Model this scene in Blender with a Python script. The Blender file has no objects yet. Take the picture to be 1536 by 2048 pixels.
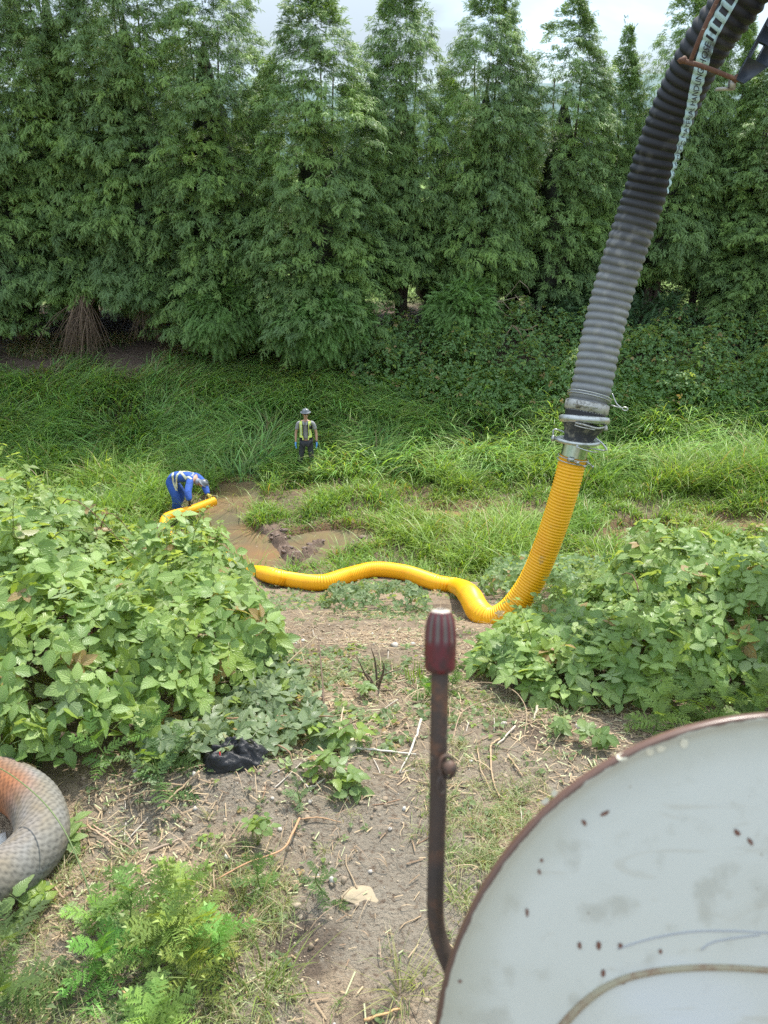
import bpy, bmesh, math, random
import numpy as np
from mathutils import Vector, Matrix, Euler

# ------------------------------------------------------------------ camera, sky, sun, exposure
PITCH = math.radians(23.6); FPX = 1539.0; CAM = np.array([0.0, 0.0, 2.7])
FWD = np.array([0, math.cos(PITCH), -math.sin(PITCH)]); UPV = np.array([0, math.sin(PITCH), math.cos(PITCH)]); RGT = np.array([1.0, 0, 0])
scn = bpy.context.scene; col = scn.collection
cam = bpy.data.cameras.new('camera'); camo = bpy.data.objects.new('camera', cam); col.objects.link(camo)
camo.location = CAM; camo.rotation_euler = (math.radians(90) - PITCH, 0, 0)
cam.sensor_width = 36; cam.sensor_fit = 'AUTO'; cam.lens = FPX / 2048 * 36; cam.clip_start = 0.05; cam.clip_end = 30000
cam.dof.use_dof = True; cam.dof.focus_distance = 9.0; cam.dof.aperture_fstop = 8.0
scn.camera = camo
SUN_EL, SUN_AZ = 58.0, 24.0           # azimuth measured from +y (ahead of the camera) towards +x
wd = bpy.data.worlds.new('World'); scn.world = wd; wd.use_nodes = True
nt = wd.node_tree; nt.nodes.clear()
def nn(nt, t, **kw):
    n = nt.nodes.new(t)
    for k, v in kw.items():
        if k.startswith('i_'): n.inputs[int(k[2:])].default_value = v
        else: setattr(n, k, v)
    return n
sky = nn(nt, 'ShaderNodeTexSky', sky_type='NISHITA', sun_disc=False, sun_elevation=math.radians(SUN_EL), sun_rotation=math.radians(SUN_AZ), altitude=50, air_density=1.0, dust_density=1.0, ozone_density=1.0)
tc = nn(nt, 'ShaderNodeTexCoord'); mp = nn(nt, 'ShaderNodeMapping'); mp.inputs['Scale'].default_value = (1.0, 1.0, 3.2)
mp.inputs['Rotation'].default_value = (0, 0.25, 0)
no = nn(nt, 'ShaderNodeTexNoise'); no.inputs['Scale'].default_value = 3.2; no.inputs['Detail'].default_value = 7; no.inputs['Roughness'].default_value = 0.55; no.inputs['Distortion'].default_value = 0.6
cr = nn(nt, 'ShaderNodeValToRGB'); cr.color_ramp.elements[0].position = 0.34; cr.color_ramp.elements[0].color = (.12, .12, .12, 1); cr.color_ramp.elements[1].position = 0.62; cr.color_ramp.elements[1].color = (.92, .92, .92, 1)
mix = nn(nt, 'ShaderNodeMix', data_type='RGBA'); bg = nn(nt, 'ShaderNodeBackground')
CLOUD = (5.9, 6.8, 7.6, 1)
L = nt.links.new
L(tc.outputs['Generated'], mp.inputs[0]); L(mp.outputs[0], no.inputs['Vector']); L(no.outputs['Fac'], cr.inputs[0]); L(cr.outputs[0], mix.inputs['Factor'])
sx_ = nn(nt, 'ShaderNodeSeparateXYZ'); L(tc.outputs['Generated'], sx_.inputs[0]); mr_ = nn(nt, 'ShaderNodeMapRange'); mr_.inputs[1].default_value = .1; mr_.inputs[2].default_value = .75; mr_.inputs[3].default_value = .43; mr_.inputs[4].default_value = 1.5
L(sx_.outputs[2], mr_.inputs[0]); vm_ = nn(nt, 'ShaderNodeVectorMath', operation='SCALE'); vm_.inputs[0].default_value = CLOUD[:3]; L(mr_.outputs[0], vm_.inputs['Scale'])      # thin cloud, brightest overhead
L(sky.outputs[0], mix.inputs['A']); L(vm_.outputs[0], mix.inputs['B']); L(mix.outputs['Result'], bg.inputs[0]); bg.inputs[1].default_value = 0.15
ow = nn(nt, 'ShaderNodeOutputWorld'); L(bg.outputs[0], ow.inputs[0])
sl = bpy.data.lights.new('sun', 'SUN'); sl.energy = 4.7; sl.angle = math.radians(1.0); sl.color = (1.0, 0.95, 0.86)
so = bpy.data.objects.new('sun', sl); col.objects.link(so)
az = math.radians(SUN_AZ); el = math.radians(SUN_EL)
SUND = Vector((math.sin(az) * math.cos(el), math.cos(az) * math.cos(el), math.sin(el)))
so.rotation_euler = SUND.to_track_quat('Z', 'Y').to_euler(); so.location = (0, 0, 40)
scn.view_settings.view_transform = 'Standard'; scn.view_settings.look = 'None'; scn.view_settings.exposure = 0.62; scn.view_settings.gamma = 1.0
scn.cycles.use_denoising = False; scn.cycles.max_bounces = 5; scn.cycles.transmission_bounces = 4; scn.cycles.transparent_max_bounces = 8; scn.cycles.diffuse_bounces = 2

# ------------------------------------------------------------------ helpers
rng = np.random.default_rng(7); random.seed(7)
def hsh(i, j, s):
    h = (i.astype(np.int64) * 374761393 + j.astype(np.int64) * 668265263 + int(s) * 974711) & 0xffffffff
    h = ((h ^ (h >> 13)) * 1274126177) & 0xffffffff
    return ((h ^ (h >> 16)) & 0xffff) / 65535.0
def vn(x, y, s=0):
    x = np.asarray(x, float); y = np.asarray(y, float)
    i = np.floor(x); j = np.floor(y); u = x - i; v = y - j; u = u * u * (3 - 2 * u); v = v * v * (3 - 2 * v)
    return (hsh(i, j, s) * (1 - u) + hsh(i + 1, j, s) * u) * (1 - v) + (hsh(i, j + 1, s) * (1 - u) + hsh(i + 1, j + 1, s) * u) * v
def fbm(x, y, s=0, o=4):
    a = 0; t = 0; f = 1.0
    for k in range(o): a = a + vn(x * f, y * f, s + k) / f; t += 1 / f; f *= 2.03
    return a / t
def ss(a, b, x):
    t = np.clip((x - a) / (b - a), 0, 1); return t * t * (3 - 2 * t)
def P(px, py, d):
    return CAM + d * (FWD + RGT * (px - 768) / FPX + UPV * (1024 - py) / FPX)
def nrm(a): return a / np.maximum(np.linalg.norm(a, axis=-1, keepdims=True), 1e-9)

def mesh_np(name, parts, smooth=False):
    """parts: list of (V, F, C or None, UV or None)"""
    Vs, Cs, Us, starts, loops = [], [], [], [], []; off = 0; lo = 0; anyc = any(p[2] is not None for p in parts); anyu = any(p[3] is not None for p in parts)
    for V, F, C, U in parts:
        V = np.asarray(V, np.float32).reshape(-1, 3); Vs.append(V); n = len(V)
        if anyc:
            C = np.ones((n, 3)) * 0.5 if C is None else np.broadcast_to(np.asarray(C, float), (n, 3)); Cs.append(np.c_[C, np.ones(n)])
        if anyu: Us.append(np.zeros((n, 2)) if U is None else U)
        for f in (F if isinstance(F, list) else [F]):
            f = np.asarray(f, np.int64); 
            if not len(f): continue
            k = f.shape[1]; starts.append(lo + np.arange(len(f)) * k); loops.append((f + off).ravel()); lo += f.size
        off += n
    V = np.concatenate(Vs); st = np.concatenate(starts); lp = np.concatenate(loops)
    m = bpy.data.meshes.new(name); m.vertices.add(len(V)); m.vertices.foreach_set('co', V.ravel())
    m.loops.add(len(lp)); m.loops.foreach_set('vertex_index', lp.astype(np.int32))
    m.polygons.add(len(st)); m.polygons.foreach_set('loop_start', st.astype(np.int32))
    if smooth: m.polygons.foreach_set('use_smooth', np.ones(len(st), bool))
    m.update(calc_edges=True)
    if anyc: m.attributes.new('Col', 'FLOAT_COLOR', 'POINT').data.foreach_set('color', np.concatenate(Cs).astype(np.float32).ravel())
    if anyu:
        u = np.concatenate(Us); m.uv_layers.new(name='UVMap').data.foreach_set('uv', u[lp].astype(np.float32).ravel())
    return m
def tag(o, label=None, cat=None, group=None, kind=None):
    if label: o['label'] = label
    if cat: o['category'] = cat
    if group: o['group'] = group
    if kind: o['kind'] = kind
    return o
def mk(name, parts, mat, parent=None, smooth=False, **kw):
    me = parts if isinstance(parts, bpy.types.Mesh) else mesh_np(name, parts, smooth)
    if mat and not me.materials: me.materials.append(mat)
    o = bpy.data.objects.new(name, me); col.objects.link(o)
    if parent: o.parent = parent
    return tag(o, **kw)
def empty(name, loc=(0, 0, 0), rz=0, **kw):
    o = bpy.data.objects.new(name, None); col.objects.link(o); o.location = loc; o.rotation_euler = (0, 0, rz); o.empty_display_size = .1
    return tag(o, **kw)
def at0(o, root):   # a part modelled in world coordinates under a root that is moved
    o.matrix_parent_inverse = root.matrix_basis.inverted() if hasattr(root, 'matrix_basis') else o.matrix_parent_inverse
    return o
def catmull(pts, n, closed=False):
    p = np.asarray(pts, float); q = np.vstack([2 * p[0] - p[1], p, 2 * p[-1] - p[-2]]); out = []
    for i in range(len(p) - 1):
        a, b, c, d = q[i], q[i + 1], q[i + 2], q[i + 3]; t = np.linspace(0, 1, n, endpoint=False)[:, None]
        out.append(.5 * ((2 * b) + (-a + c) * t + (2 * a - 5 * b + 4 * c - d) * t * t + (-a + 3 * b - 3 * c + d) * t ** 3))
    out.append(p[-1:]); return np.vstack(out)
def resample(p, step):
    d = np.r_[0, np.cumsum(np.linalg.norm(np.diff(p, axis=0), axis=1))]; n = max(2, int(d[-1] / step) + 1); s = np.linspace(0, d[-1], n)
    return np.stack([np.interp(s, d, p[:, k]) for k in range(p.shape[1])], 1), s
def frames(p, ref=(0, 0, 1)):
    t = nrm(np.gradient(p, axis=0)); n = np.zeros_like(p); a = np.cross(t[0], ref)
    if np.linalg.norm(a) < 1e-3: a = np.cross(t[0], (1, 0, 0))
    a = a / np.linalg.norm(a); n[0] = a
    for i in range(1, len(p)):
        a = n[i - 1] - t[i] * np.dot(n[i - 1], t[i]); n[i] = a / np.linalg.norm(a)
    return t, n, np.cross(t, n)
def tube(p, r, seg=10, col=None, caps=True, ref=(0, 0, 1), uv=False, s=None):
    p = np.asarray(p, float); m = len(p); r = np.broadcast_to(np.asarray(r, float), (m,)) if np.ndim(r) < 2 else r
    t, n, b = frames(p, ref); th = np.arange(seg) * 2 * np.pi / seg
    rr = r[:, None] if r.ndim == 1 else r
    V = p[:, None] + rr[..., None] * (np.cos(th)[None, :, None] * n[:, None] + np.sin(th)[None, :, None] * b[:, None])
    i = np.arange(m - 1)[:, None] * seg; j = np.arange(seg)[None]; k = (j + 1) % seg
    F = np.stack([i + j, i + k, i + seg + k, i + seg + j], -1).reshape(-1, 4); Fs = [F]
    V = V.reshape(-1, 3); C = None; 
    if col is not None:
        c = np.asarray(col, float)
        C = np.broadcast_to(c, (m * seg, 3)) if c.ndim == 1 else (np.repeat(c, seg, 0) if c.ndim == 2 else c.reshape(-1, 3))
    U = None
    if uv:
        s = np.arange(m) if s is None else s; U = np.stack(np.broadcast_arrays(s[:, None], np.abs(th)[None] / (2 * np.pi)), -1).reshape(-1, 2)
    if caps:
        V = np.vstack([V, p[0], p[-1]]); a = m * seg
        Fs.append(np.stack([np.full(seg, a), (np.arange(seg) + 1) % seg, np.arange(seg)], 1)); q = (m - 1) * seg
        Fs.append(np.stack([np.full(seg, a + 1), q + np.arange(seg), q + (np.arange(seg) + 1) % seg], 1))
        if C is not None: C = np.vstack([C, C[:1], C[-1:]])
        if U is not None: U = np.vstack([U, U[:1], U[-1:]])
    return (V, Fs, C, U)
def lathe(prof, base, axis, seg=40, col=None, ref=(0, 0, 1), a0=0.0, a1=2 * math.pi):
    """prof [(distance along axis, radius)]"""
    base = np.asarray(base, float); ax = nrm(np.asarray(axis, float)); n = np.cross(ax, ref); n /= np.linalg.norm(n); b = np.cross(ax, n)
    full = abs(a1 - a0 - 2 * math.pi) < 1e-6; k = seg if full else seg + 1; th = a0 + (a1 - a0) * np.arange(k) / seg
    pr = np.asarray(prof, float); V = base + pr[:, 0][:, None, None] * ax + pr[:, 1][:, None, None] * (np.cos(th)[None, :, None] * n + np.sin(th)[None, :, None] * b)
    m = len(pr); i = np.arange(m - 1)[:, None] * k; j = np.arange(k if full else k - 1)[None]; q = (j + 1) % k
    F = np.stack([i + j, i + q, i + k + q, i + k + j], -1).reshape(-1, 4)
    return (V.reshape(-1, 3), F, None if col is None else np.broadcast_to(col, (m * k, 3)), None)
def box(c, sx, sy, sz, R=None, col=None):
    v = np.array([[x, y, z] for x in (-.5, .5) for y in (-.5, .5) for z in (-.5, .5)]) * (sx, sy, sz)
    if R is not None: v = v @ np.asarray(R).T
    F = np.array([[0, 1, 3, 2], [4, 6, 7, 5], [0, 4, 5, 1], [2, 3, 7, 6], [0, 2, 6, 4], [1, 5, 7, 3]])
    return (v + np.asarray(c), F, None if col is None else np.broadcast_to(col, (8, 3)), None)
def basis(d, up, roll=0):
    """rotation matrices (N,3,3): columns dir, side, normal"""
    d = nrm(d); s = nrm(np.cross(up, d)); n = np.cross(d, s)
    return np.stack([d, s, n], -1)
def scatter(tmpl, pos, R, sc, cols=None, cvar=None):
    """tmpl (V, F(list), shade per vertex or None, UV)"""
    V, F, sh, U = tmpl; N = len(pos); m = len(V); sc = np.asarray(sc); sc = sc[:, None, None] if sc.ndim == 1 else sc[:, None, :]
    W = np.einsum('nij,nkj->nki', R, V[None] * sc) + pos[:, None]
    off = (np.arange(N) * m)[:, None, None]; Fs = [(np.asarray(f)[None] + off).reshape(-1, np.asarray(f).shape[1]) for f in (F if isinstance(F, list) else [F])]
    C = None
    if cols is not None:
        c0, c1 = (cols if isinstance(cols, tuple) else (cols, cols)); s = (sh if sh is not None else np.zeros(m))[None, :, None]
        C = (c0[:, None] * (1 - s) + c1[:, None] * s).reshape(-1, 3)
    return (W.reshape(-1, 3), Fs, C, None if U is None else np.tile(U, (N, 1)))
def inpoly(x, y, poly):
    r = np.zeros(x.shape, bool); n = len(poly)
    for i in range(n):
        x0, y0 = poly[i]; x1, y1 = poly[(i + 1) % n]
        if y0 == y1: continue
        c = ((y0 > y) != (y1 > y)) & (x < (x1 - x0) * (y - y0) / (y1 - y0) + x0); r ^= c
    return r
def dpoly(x, y, poly):
    d = np.full(x.shape, 1e9); n = len(poly)
    for i in range(n):
        a = np.array(poly[i]); b = np.array(poly[(i + 1) % n]); ab = b - a
        t = np.clip(((x - a[0]) * ab[0] + (y - a[1]) * ab[1]) / (ab @ ab), 0, 1); d = np.minimum(d, np.hypot(x - a[0] - t * ab[0], y - a[1] - t * ab[1]))
    return d

# ------------------------------------------------------------------ materials
def M(name, color=(.5, .5, .5), rough=.6, metal=0, col=False, noise=None, bump=None, spec=.5, trans=0, back=None, coat=0):
    """noise=(scale, colour2, lo, hi[, detail]); bump=(scale, strength, dist)"""
    m = bpy.data.materials.new(name); m.use_nodes = True; t = m.node_tree; t.nodes.clear(); Lk = t.links.new
    out = nn(t, 'ShaderNodeOutputMaterial'); b = nn(t, 'ShaderNodeBsdfPrincipled'); b.inputs['Roughness'].default_value = rough; b.inputs['Metallic'].default_value = metal; b.inputs['Specular IOR Level'].default_value = spec
    b.inputs['Coat Weight'].default_value = coat
    if col:
        a = nn(t, 'ShaderNodeAttribute', attribute_name='Col'); c = a.outputs['Color']
    else:
        a = nn(t, 'ShaderNodeRGB'); a.outputs[0].default_value = (*color, 1); c = a.outputs[0]
    tcn = nn(t, 'ShaderNodeTexCoord')
    for q in (noise if isinstance(noise, list) else [noise] if noise else []):
        n = nn(t, 'ShaderNodeTexNoise'); n.inputs['Scale'].default_value = q[0]; n.inputs['Detail'].default_value = q[4] if len(q) > 4 else 6; n.inputs['Roughness'].default_value = .65
        Lk(tcn.outputs['Object'], n.inputs['Vector']); r = nn(t, 'ShaderNodeMapRange', interpolation_type='SMOOTHSTEP'); r.inputs[1].default_value = q[2]; r.inputs[2].default_value = q[3]; Lk(n.outputs['Fac'], r.inputs[0])
        x = nn(t, 'ShaderNodeMix', data_type='RGBA'); Lk(r.outputs[0], x.inputs['Factor']); Lk(c, x.inputs['A']); x.inputs['B'].default_value = (*q[1], 1); c = x.outputs['Result']
    if back is not None:
        g = nn(t, 'ShaderNodeNewGeometry'); x = nn(t, 'ShaderNodeMix', data_type='RGBA'); mu = nn(t, 'ShaderNodeMath', operation='MULTIPLY'); mu.inputs[1].default_value = back[3]; Lk(g.outputs['Backfacing'], mu.inputs[0]); Lk(mu.outputs[0], x.inputs['Factor']); Lk(c, x.inputs['A']); x.inputs['B'].default_value = (*back[:3], 1); c = x.outputs['Result']
    Lk(c, b.inputs['Base Color'])
    if bump:
        n = nn(t, 'ShaderNodeTexNoise'); n.inputs['Scale'].default_value = bump[0]; n.inputs['Detail'].default_value = 8; n.inputs['Roughness'].default_value = .65; Lk(tcn.outputs['Object'], n.inputs['Vector'])
        bp = nn(t, 'ShaderNodeBump'); bp.inputs['Strength'].default_value = bump[1]; bp.inputs['Distance'].default_value = bump[2]; Lk(n.outputs['Fac'], bp.inputs['Height']); Lk(bp.outputs[0], b.inputs['Normal'])
    if trans:
        tr = nn(t, 'ShaderNodeBsdfTranslucent'); hs = nn(t, 'ShaderNodeMix', data_type='RGBA', blend_type='MULTIPLY'); hs.inputs['Factor'].default_value = 1; Lk(c, hs.inputs['A']); hs.inputs['B'].default_value = (1.75, 1.6, .55, 1)
        Lk(hs.outputs['Result'], tr.inputs[0]); mx = nn(t, 'ShaderNodeMixShader'); mx.inputs[0].default_value = trans; Lk(b.outputs[0], mx.inputs[1]); Lk(tr.outputs[0], mx.inputs[2]); Lk(mx.outputs[0], out.inputs[0])
    else: Lk(b.outputs[0], out.inputs[0])
    m['nodes'] = 1
    return m
mFOL = M('cedar_foliage', col=True, rough=.5, spec=.4, trans=.15)
mGRASS = M('grass_blade', col=True, rough=.45, spec=.4, trans=.38)
mLEAF = M('bramble_leaf', col=True, rough=.42, spec=.5, trans=.38, back=(.32, .40, .22, .6))
mWEED = M('weed_leaf', col=True, rough=.5, spec=.4, trans=.35)
mBARK = M('bark', (.12, .085, .06), rough=.9, noise=(9, (.22, .17, .13), .4, .7), bump=(22, .6, .03))
mTWIG = M('dry_wood', col=True, rough=.85, noise=(40, (.16, .11, .07), .5, .75), bump=(60, .4, .01))
mSTRAW = M('straw', col=True, rough=.8, trans=.1)
mCLOD = M('soil_clod', col=True, rough=.95, bump=(60, .5, .01))
mYEL = M('yellow_hose_plastic', (.92, .45, .008), rough=.42, spec=.45, noise=[(3.5, (.84, .37, .01), .5, .72), (9, (.50, .32, .10), .62, .78), (30, (.36, .22, .08), .68, .78)])
mSTEEL = M('galvanised_steel', (.52, .53, .50), rough=.38, metal=.85, noise=(14, (.33, .33, .30), .45, .7), bump=(30, .15, .004))
mSTEELD = M('grimy_steel', (.46, .45, .41), rough=.55, metal=.6, noise=(22, (.17, .15, .12), .45, .68), bump=(40, .25, .004))
mRUST = M('rusty_steel', (.13, .065, .042), rough=.85, metal=.1, noise=[(18, (.26, .14, .085), .5, .72), (45, (.40, .36, .28), .60, .70)], bump=(60, .5, .004))
mSKIN = M('skin', (.50, .30, .21), rough=.55)

def add_veins(m, lo=.72):
    t = m.node_tree; Lk = t.links.new; b = [n for n in t.nodes if n.type == 'BSDF_PRINCIPLED'][0]; src = b.inputs['Base Color'].links[0].from_socket
    uv = nn(t, 'ShaderNodeUVMap'); sp = nn(t, 'ShaderNodeSeparateXYZ'); Lk(uv.outputs[0], sp.inputs[0]); ab = nn(t, 'ShaderNodeMath', operation='ABSOLUTE'); Lk(sp.outputs[0], ab.inputs[0])
    k = nn(t, 'ShaderNodeMath', operation='MULTIPLY_ADD'); Lk(ab.outputs[0], k.inputs[0]); k.inputs[1].default_value = -.28; Lk(sp.outputs[1], k.inputs[2]); m8 = nn(t, 'ShaderNodeMath', operation='MULTIPLY'); Lk(k.outputs[0], m8.inputs[0]); m8.inputs[1].default_value = 8.
    pp = nn(t, 'ShaderNodeMath', operation='PINGPONG'); Lk(m8.outputs[0], pp.inputs[0]); pp.inputs[1].default_value = .5
    v = nn(t, 'ShaderNodeMapRange', interpolation_type='SMOOTHSTEP'); Lk(pp.outputs[0], v.inputs[0]); v.inputs[1].default_value = .0; v.inputs[2].default_value = .22; v.inputs[3].default_value = 0; v.inputs[4].default_value = 1
    mr = nn(t, 'ShaderNodeMapRange', interpolation_type='SMOOTHSTEP'); Lk(ab.outputs[0], mr.inputs[0]); mr.inputs[1].default_value = .02; mr.inputs[2].default_value = .12
    mi = nn(t, 'ShaderNodeMath', operation='MINIMUM'); Lk(v.outputs[0], mi.inputs[0]); Lk(mr.outputs[0], mi.inputs[1])
    vz = nn(t, 'ShaderNodeMath', operation='GREATER_THAN'); Lk(sp.outputs[1], vz.inputs[0]); vz.inputs[1].default_value = .001
    inv = nn(t, 'ShaderNodeMath', operation='SUBTRACT'); inv.inputs[0].default_value = 1; Lk(mi.outputs[0], inv.inputs[1]); am = nn(t, 'ShaderNodeMath', operation='MULTIPLY'); Lk(inv.outputs[0], am.inputs[0]); am.inputs[1].default_value = .38
    x = nn(t, 'ShaderNodeMix', data_type='RGBA'); Lk(am.outputs[0], x.inputs['Factor']); Lk(src, x.inputs['A']); x.inputs['B'].default_value = (.34, .42, .17, 1)
    for l in list(t.links):
        if l.from_socket == src and l.to_node != x: Lk(x.outputs['Result'], l.to_socket)
    bp = nn(t, 'ShaderNodeBump'); bp.inputs['Strength'].default_value = .5; bp.inputs['Distance'].default_value = .006; Lk(mi.outputs[0], bp.inputs['Height']); Lk(bp.outputs[0], b.inputs['Normal'])
add_veins(mLEAF)
# ------------------------------------------------------------------ ground form
_py = np.array([-4000, -30, 2.6, 3.2, 4.4, 5.9, 8.8, 10.4, 11.5, 13.2, 14.3, 15.2, 20.0, 21.6, 24.0, 26.5, 28.5, 31, 34, 60, 9000.])
_pz = np.array([0, 0, .0, -.05, -.40, -.98, -2.35, -3.0, -3.7, -4.72, -5.05, -5.08, -5.06, -5.12, -4.2, -3.15, -2.75, -2.45, -2.4, -2.5, -2.5])
_ty = np.arange(-6, 70, .05); _tz = np.interp(_ty, _py, _pz); _k = np.exp(-.5 * (np.arange(-12, 13) / 5.0) ** 2); _tz = np.convolve(np.pad(_tz, 12, 'edge'), _k / _k.sum(), 'valid')
POOLS = [(-3.95, 18.5, .85, 1.7), (-3.3, 16.3, 1.0, 1.5), (-2.5, 15.4, 1.3, .65), (-1.2, 16.3, 1.15, .8), (-3.5, 19.8, 1.5, .5), (-.6, 19.2, .9, .22), (1.35, 17.9, .9, .38), (2.6, 18.1, .6, .25), (6.7, 16.8, 1.3, .42), (9.6, 17.3, 1.8, .5), (3.9, 17.2, .5, .2)]
BARS = [((-2.75, 16.9), (-2.35, 16.1), .2), ((-2.35, 16.1), (-1.95, 15.25), .22), ((-1.55, 16.2), (-1.75, 15.6), .17), ((-.35, 16.3), (-.75, 16.0), .25)]
def pool(x, y):
    m = np.full(np.shape(x), -9.)
    w = (fbm(x * 1.7, y * 1.7, 31, 3) - .5) * .7
    for cx, cy, rx, ry in POOLS: m = np.maximum(m, (1 - np.hypot((x - cx) / rx, (y - cy) / ry)) * min(rx, ry) + w * min(rx, ry) * .8)
    isl = 1 - np.hypot((x + 2.45) / .85, (y - 17.75) / 1.1); m = np.minimum(m, -isl * .9 + w * .3)
    return m            # > 0 inside (metres, roughly)
def bar(x, y):
    m = np.full(np.shape(x), 9.)
    for a, b, w in BARS:
        a = np.array(a); b = np.array(b); ab = b - a; t = np.clip(((x - a[0]) * ab[0] + (y - a[1]) * ab[1]) / (ab @ ab), 0, 1)
        m = np.minimum(m, np.hypot(x - a[0] - t * ab[0], y - a[1] - t * ab[1]) / w)
    return m
def gz(x, y):
    x = np.asarray(x, float); y = np.asarray(y, float)
    z = np.interp(y, _ty, _tz)
    z = z + .34 * ss(-1.3, -3.2, x) * ss(3.0, 6.0, y) * (1 - ss(9.5, 13.5, y))
    z = z + .05 * ss(1.5, 3.5, x) * ss(3.2, 5.5, y) * (1 - ss(8.5, 12.5, y))
    z = z + .10 * (fbm(x * .9, y * .9, 3, 3) - .5) * ss(2.2, 4, y) * (1 - ss(13.5, 14.5, y)) + .5 * (fbm(x * .35, y * .35, 5, 3) - .5) * ss(22, 25, y) * (1 - ss(60, 80, y))
    z = z + .22 * np.exp(-(((x + .05) / .8) ** 2 + ((y - 9.9) / .9) ** 2))                  # hump the hose climbs over
    near = ss(9, 6, y)
    z = z + near * (.045 * (fbm(x * 3.1, y * 3.1, 11, 4) - .5) + .030 * (fbm(x * 11, y * 11, 15, 4) - .5) * (.5 + ss(.4, .65, fbm(x * 1.6, y * 1.6, 17, 3))))
    z = z + .10 * np.exp(-(((x + .75) / .5) ** 2 + ((y - 2.95) / .22) ** 2)) - .05 * np.exp(-(((x - .1) / .35) ** 2 + ((y - 4.0) / .4) ** 2))
    fl = ss(13.8, 14.8, y) * (1 - ss(21, 22, y)); q = pool(x, y)
    z = z + fl * ((fbm(x * 2.5, y * 2.5, 8, 3) - .5) * .16 * ss(.2, -.4, q) - .5 * ss(-.12, .45, q))
    bb = bar(x, y); z = np.where(bb < 1.6, np.maximum(z, -5.30 + .26 * (1 - ss(.2, 1.5, bb)) * (.2 + 1.3 * fbm(x * 5.5, y * 5.5, 21, 3))), z)
    return z
def g1(x, y): return float(gz(np.array([x]), np.array([y]))[0])
def G(px, py, up=0.0):
    """the point of the ground seen at a place of the photograph, raised by `up` metres"""
    d = FWD + RGT * (px - 768) / FPX + UPV * (1024 - py) / FPX
    t = np.linspace(1.2, 45, 9000); q = CAM + t[:, None] * d; k = np.argmax(q[:, 2] < gz(q[:, 0], q[:, 1]))
    p = q[k].copy(); p[2] = g1(p[0], p[1]) + up; return p
def axis_lines(a, b, step, out, ratio=1.12):
    l = list(np.arange(a, b, step)); s = step
    while l[-1] < out: s *= ratio; l.append(l[-1] + s)
    f = []; s = step; v = a
    while v > -out: s *= ratio; v -= s; f.append(v)
    return np.array(f[::-1] + l)
gx = axis_lines(-3.2, 3.6, .022, 7000, 1.045)
y1 = np.arange(1.3, 6.2, .022); y2 = np.arange(6.2, 22.5, .07); y3 = np.arange(22.5, 36, .25); y4 = 36 * 1.09 ** np.arange(1, 63); y0 = 1.3 - .03 * 1.12 ** np.arange(1, 110); y0 = y0[y0 > -3000][::-1]
gy = np.concatenate([y0, y1, y2, y3, y4])
X, Y = np.meshgrid(gx, gy); Z = gz(X, Y)
V = np.stack([X, Y, Z], -1).reshape(-1, 3); nx, ny = len(gx), len(gy)
i = np.arange(ny - 1)[:, None] * nx; j = np.arange(nx - 1)[None]; F = np.stack([i + j, i + j + 1, i + nx + j + 1, i + nx + j], -1).reshape(-1, 4)
# soil / turf / silt colour of the ground itself
x_, y_ = V[:, 0], V[:, 1]; n1 = fbm(x_ * 1.3, y_ * 1.3, 40, 4); n2 = fbm(x_ * 9, y_ * 9, 44, 3)
soil = np.array([.29, .22, .148]); grey = np.array([.29, .245, .185]); sand = np.array([.41, .305, .20]); dark = np.array([.085, .055, .038]); duff = np.array([.12, .08, .058]); silt = np.array([.17, .095, .045]); field = np.array([.16, .27, .04])
C = soil + (grey - soil) * ss(3.4, 2.4, y_ + (n1 - .5) * 2)[:, None]
C = C + (sand - C) * (ss(.53, .66, n1) * .8)[:, None]; C = C + (dark - C) * (ss(.6, .78, fbm(x_ * 3, y_ * 3, 47, 4)) * .75)[:, None]; C = C * (.8 + .4 * n2)[:, None]
C = C + (np.array([.14, .11, .06]) - C) * ss(11, 13, y_)[:, None]; C = C + (silt - C) * (ss(13.8, 14.6, y_) * (1 - ss(21, 22, y_)) * ss(-.5, .1, pool(x_, y_)))[:, None]
bb = bar(x_, y_); C = C + (np.array([.17, .115, .085]) * (.5 + n2[:, None]) - C) * (ss(1.6, .9, bb))[:, None]
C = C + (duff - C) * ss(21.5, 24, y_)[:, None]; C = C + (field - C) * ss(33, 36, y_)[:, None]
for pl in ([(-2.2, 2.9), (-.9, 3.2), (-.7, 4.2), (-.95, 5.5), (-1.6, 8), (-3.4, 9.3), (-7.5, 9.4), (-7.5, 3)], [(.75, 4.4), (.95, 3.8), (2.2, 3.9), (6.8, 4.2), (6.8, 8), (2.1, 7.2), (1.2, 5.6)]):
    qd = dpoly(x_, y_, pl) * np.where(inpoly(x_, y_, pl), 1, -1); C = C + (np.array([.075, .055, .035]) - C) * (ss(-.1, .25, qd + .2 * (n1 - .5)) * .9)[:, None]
mGROUND = M('bare_soil', col=True, rough=.95, noise=[(34, (.15, .105, .07), .50, .68, 5), (14, (.36, .31, .24), .56, .72, 6), (90, (.50, .43, .32), .66, .76, 2)], bump=(50, 1.0, .05))
mk('ground', [(V, F, C, None)], mGROUND, smooth=True, kind='structure')
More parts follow.
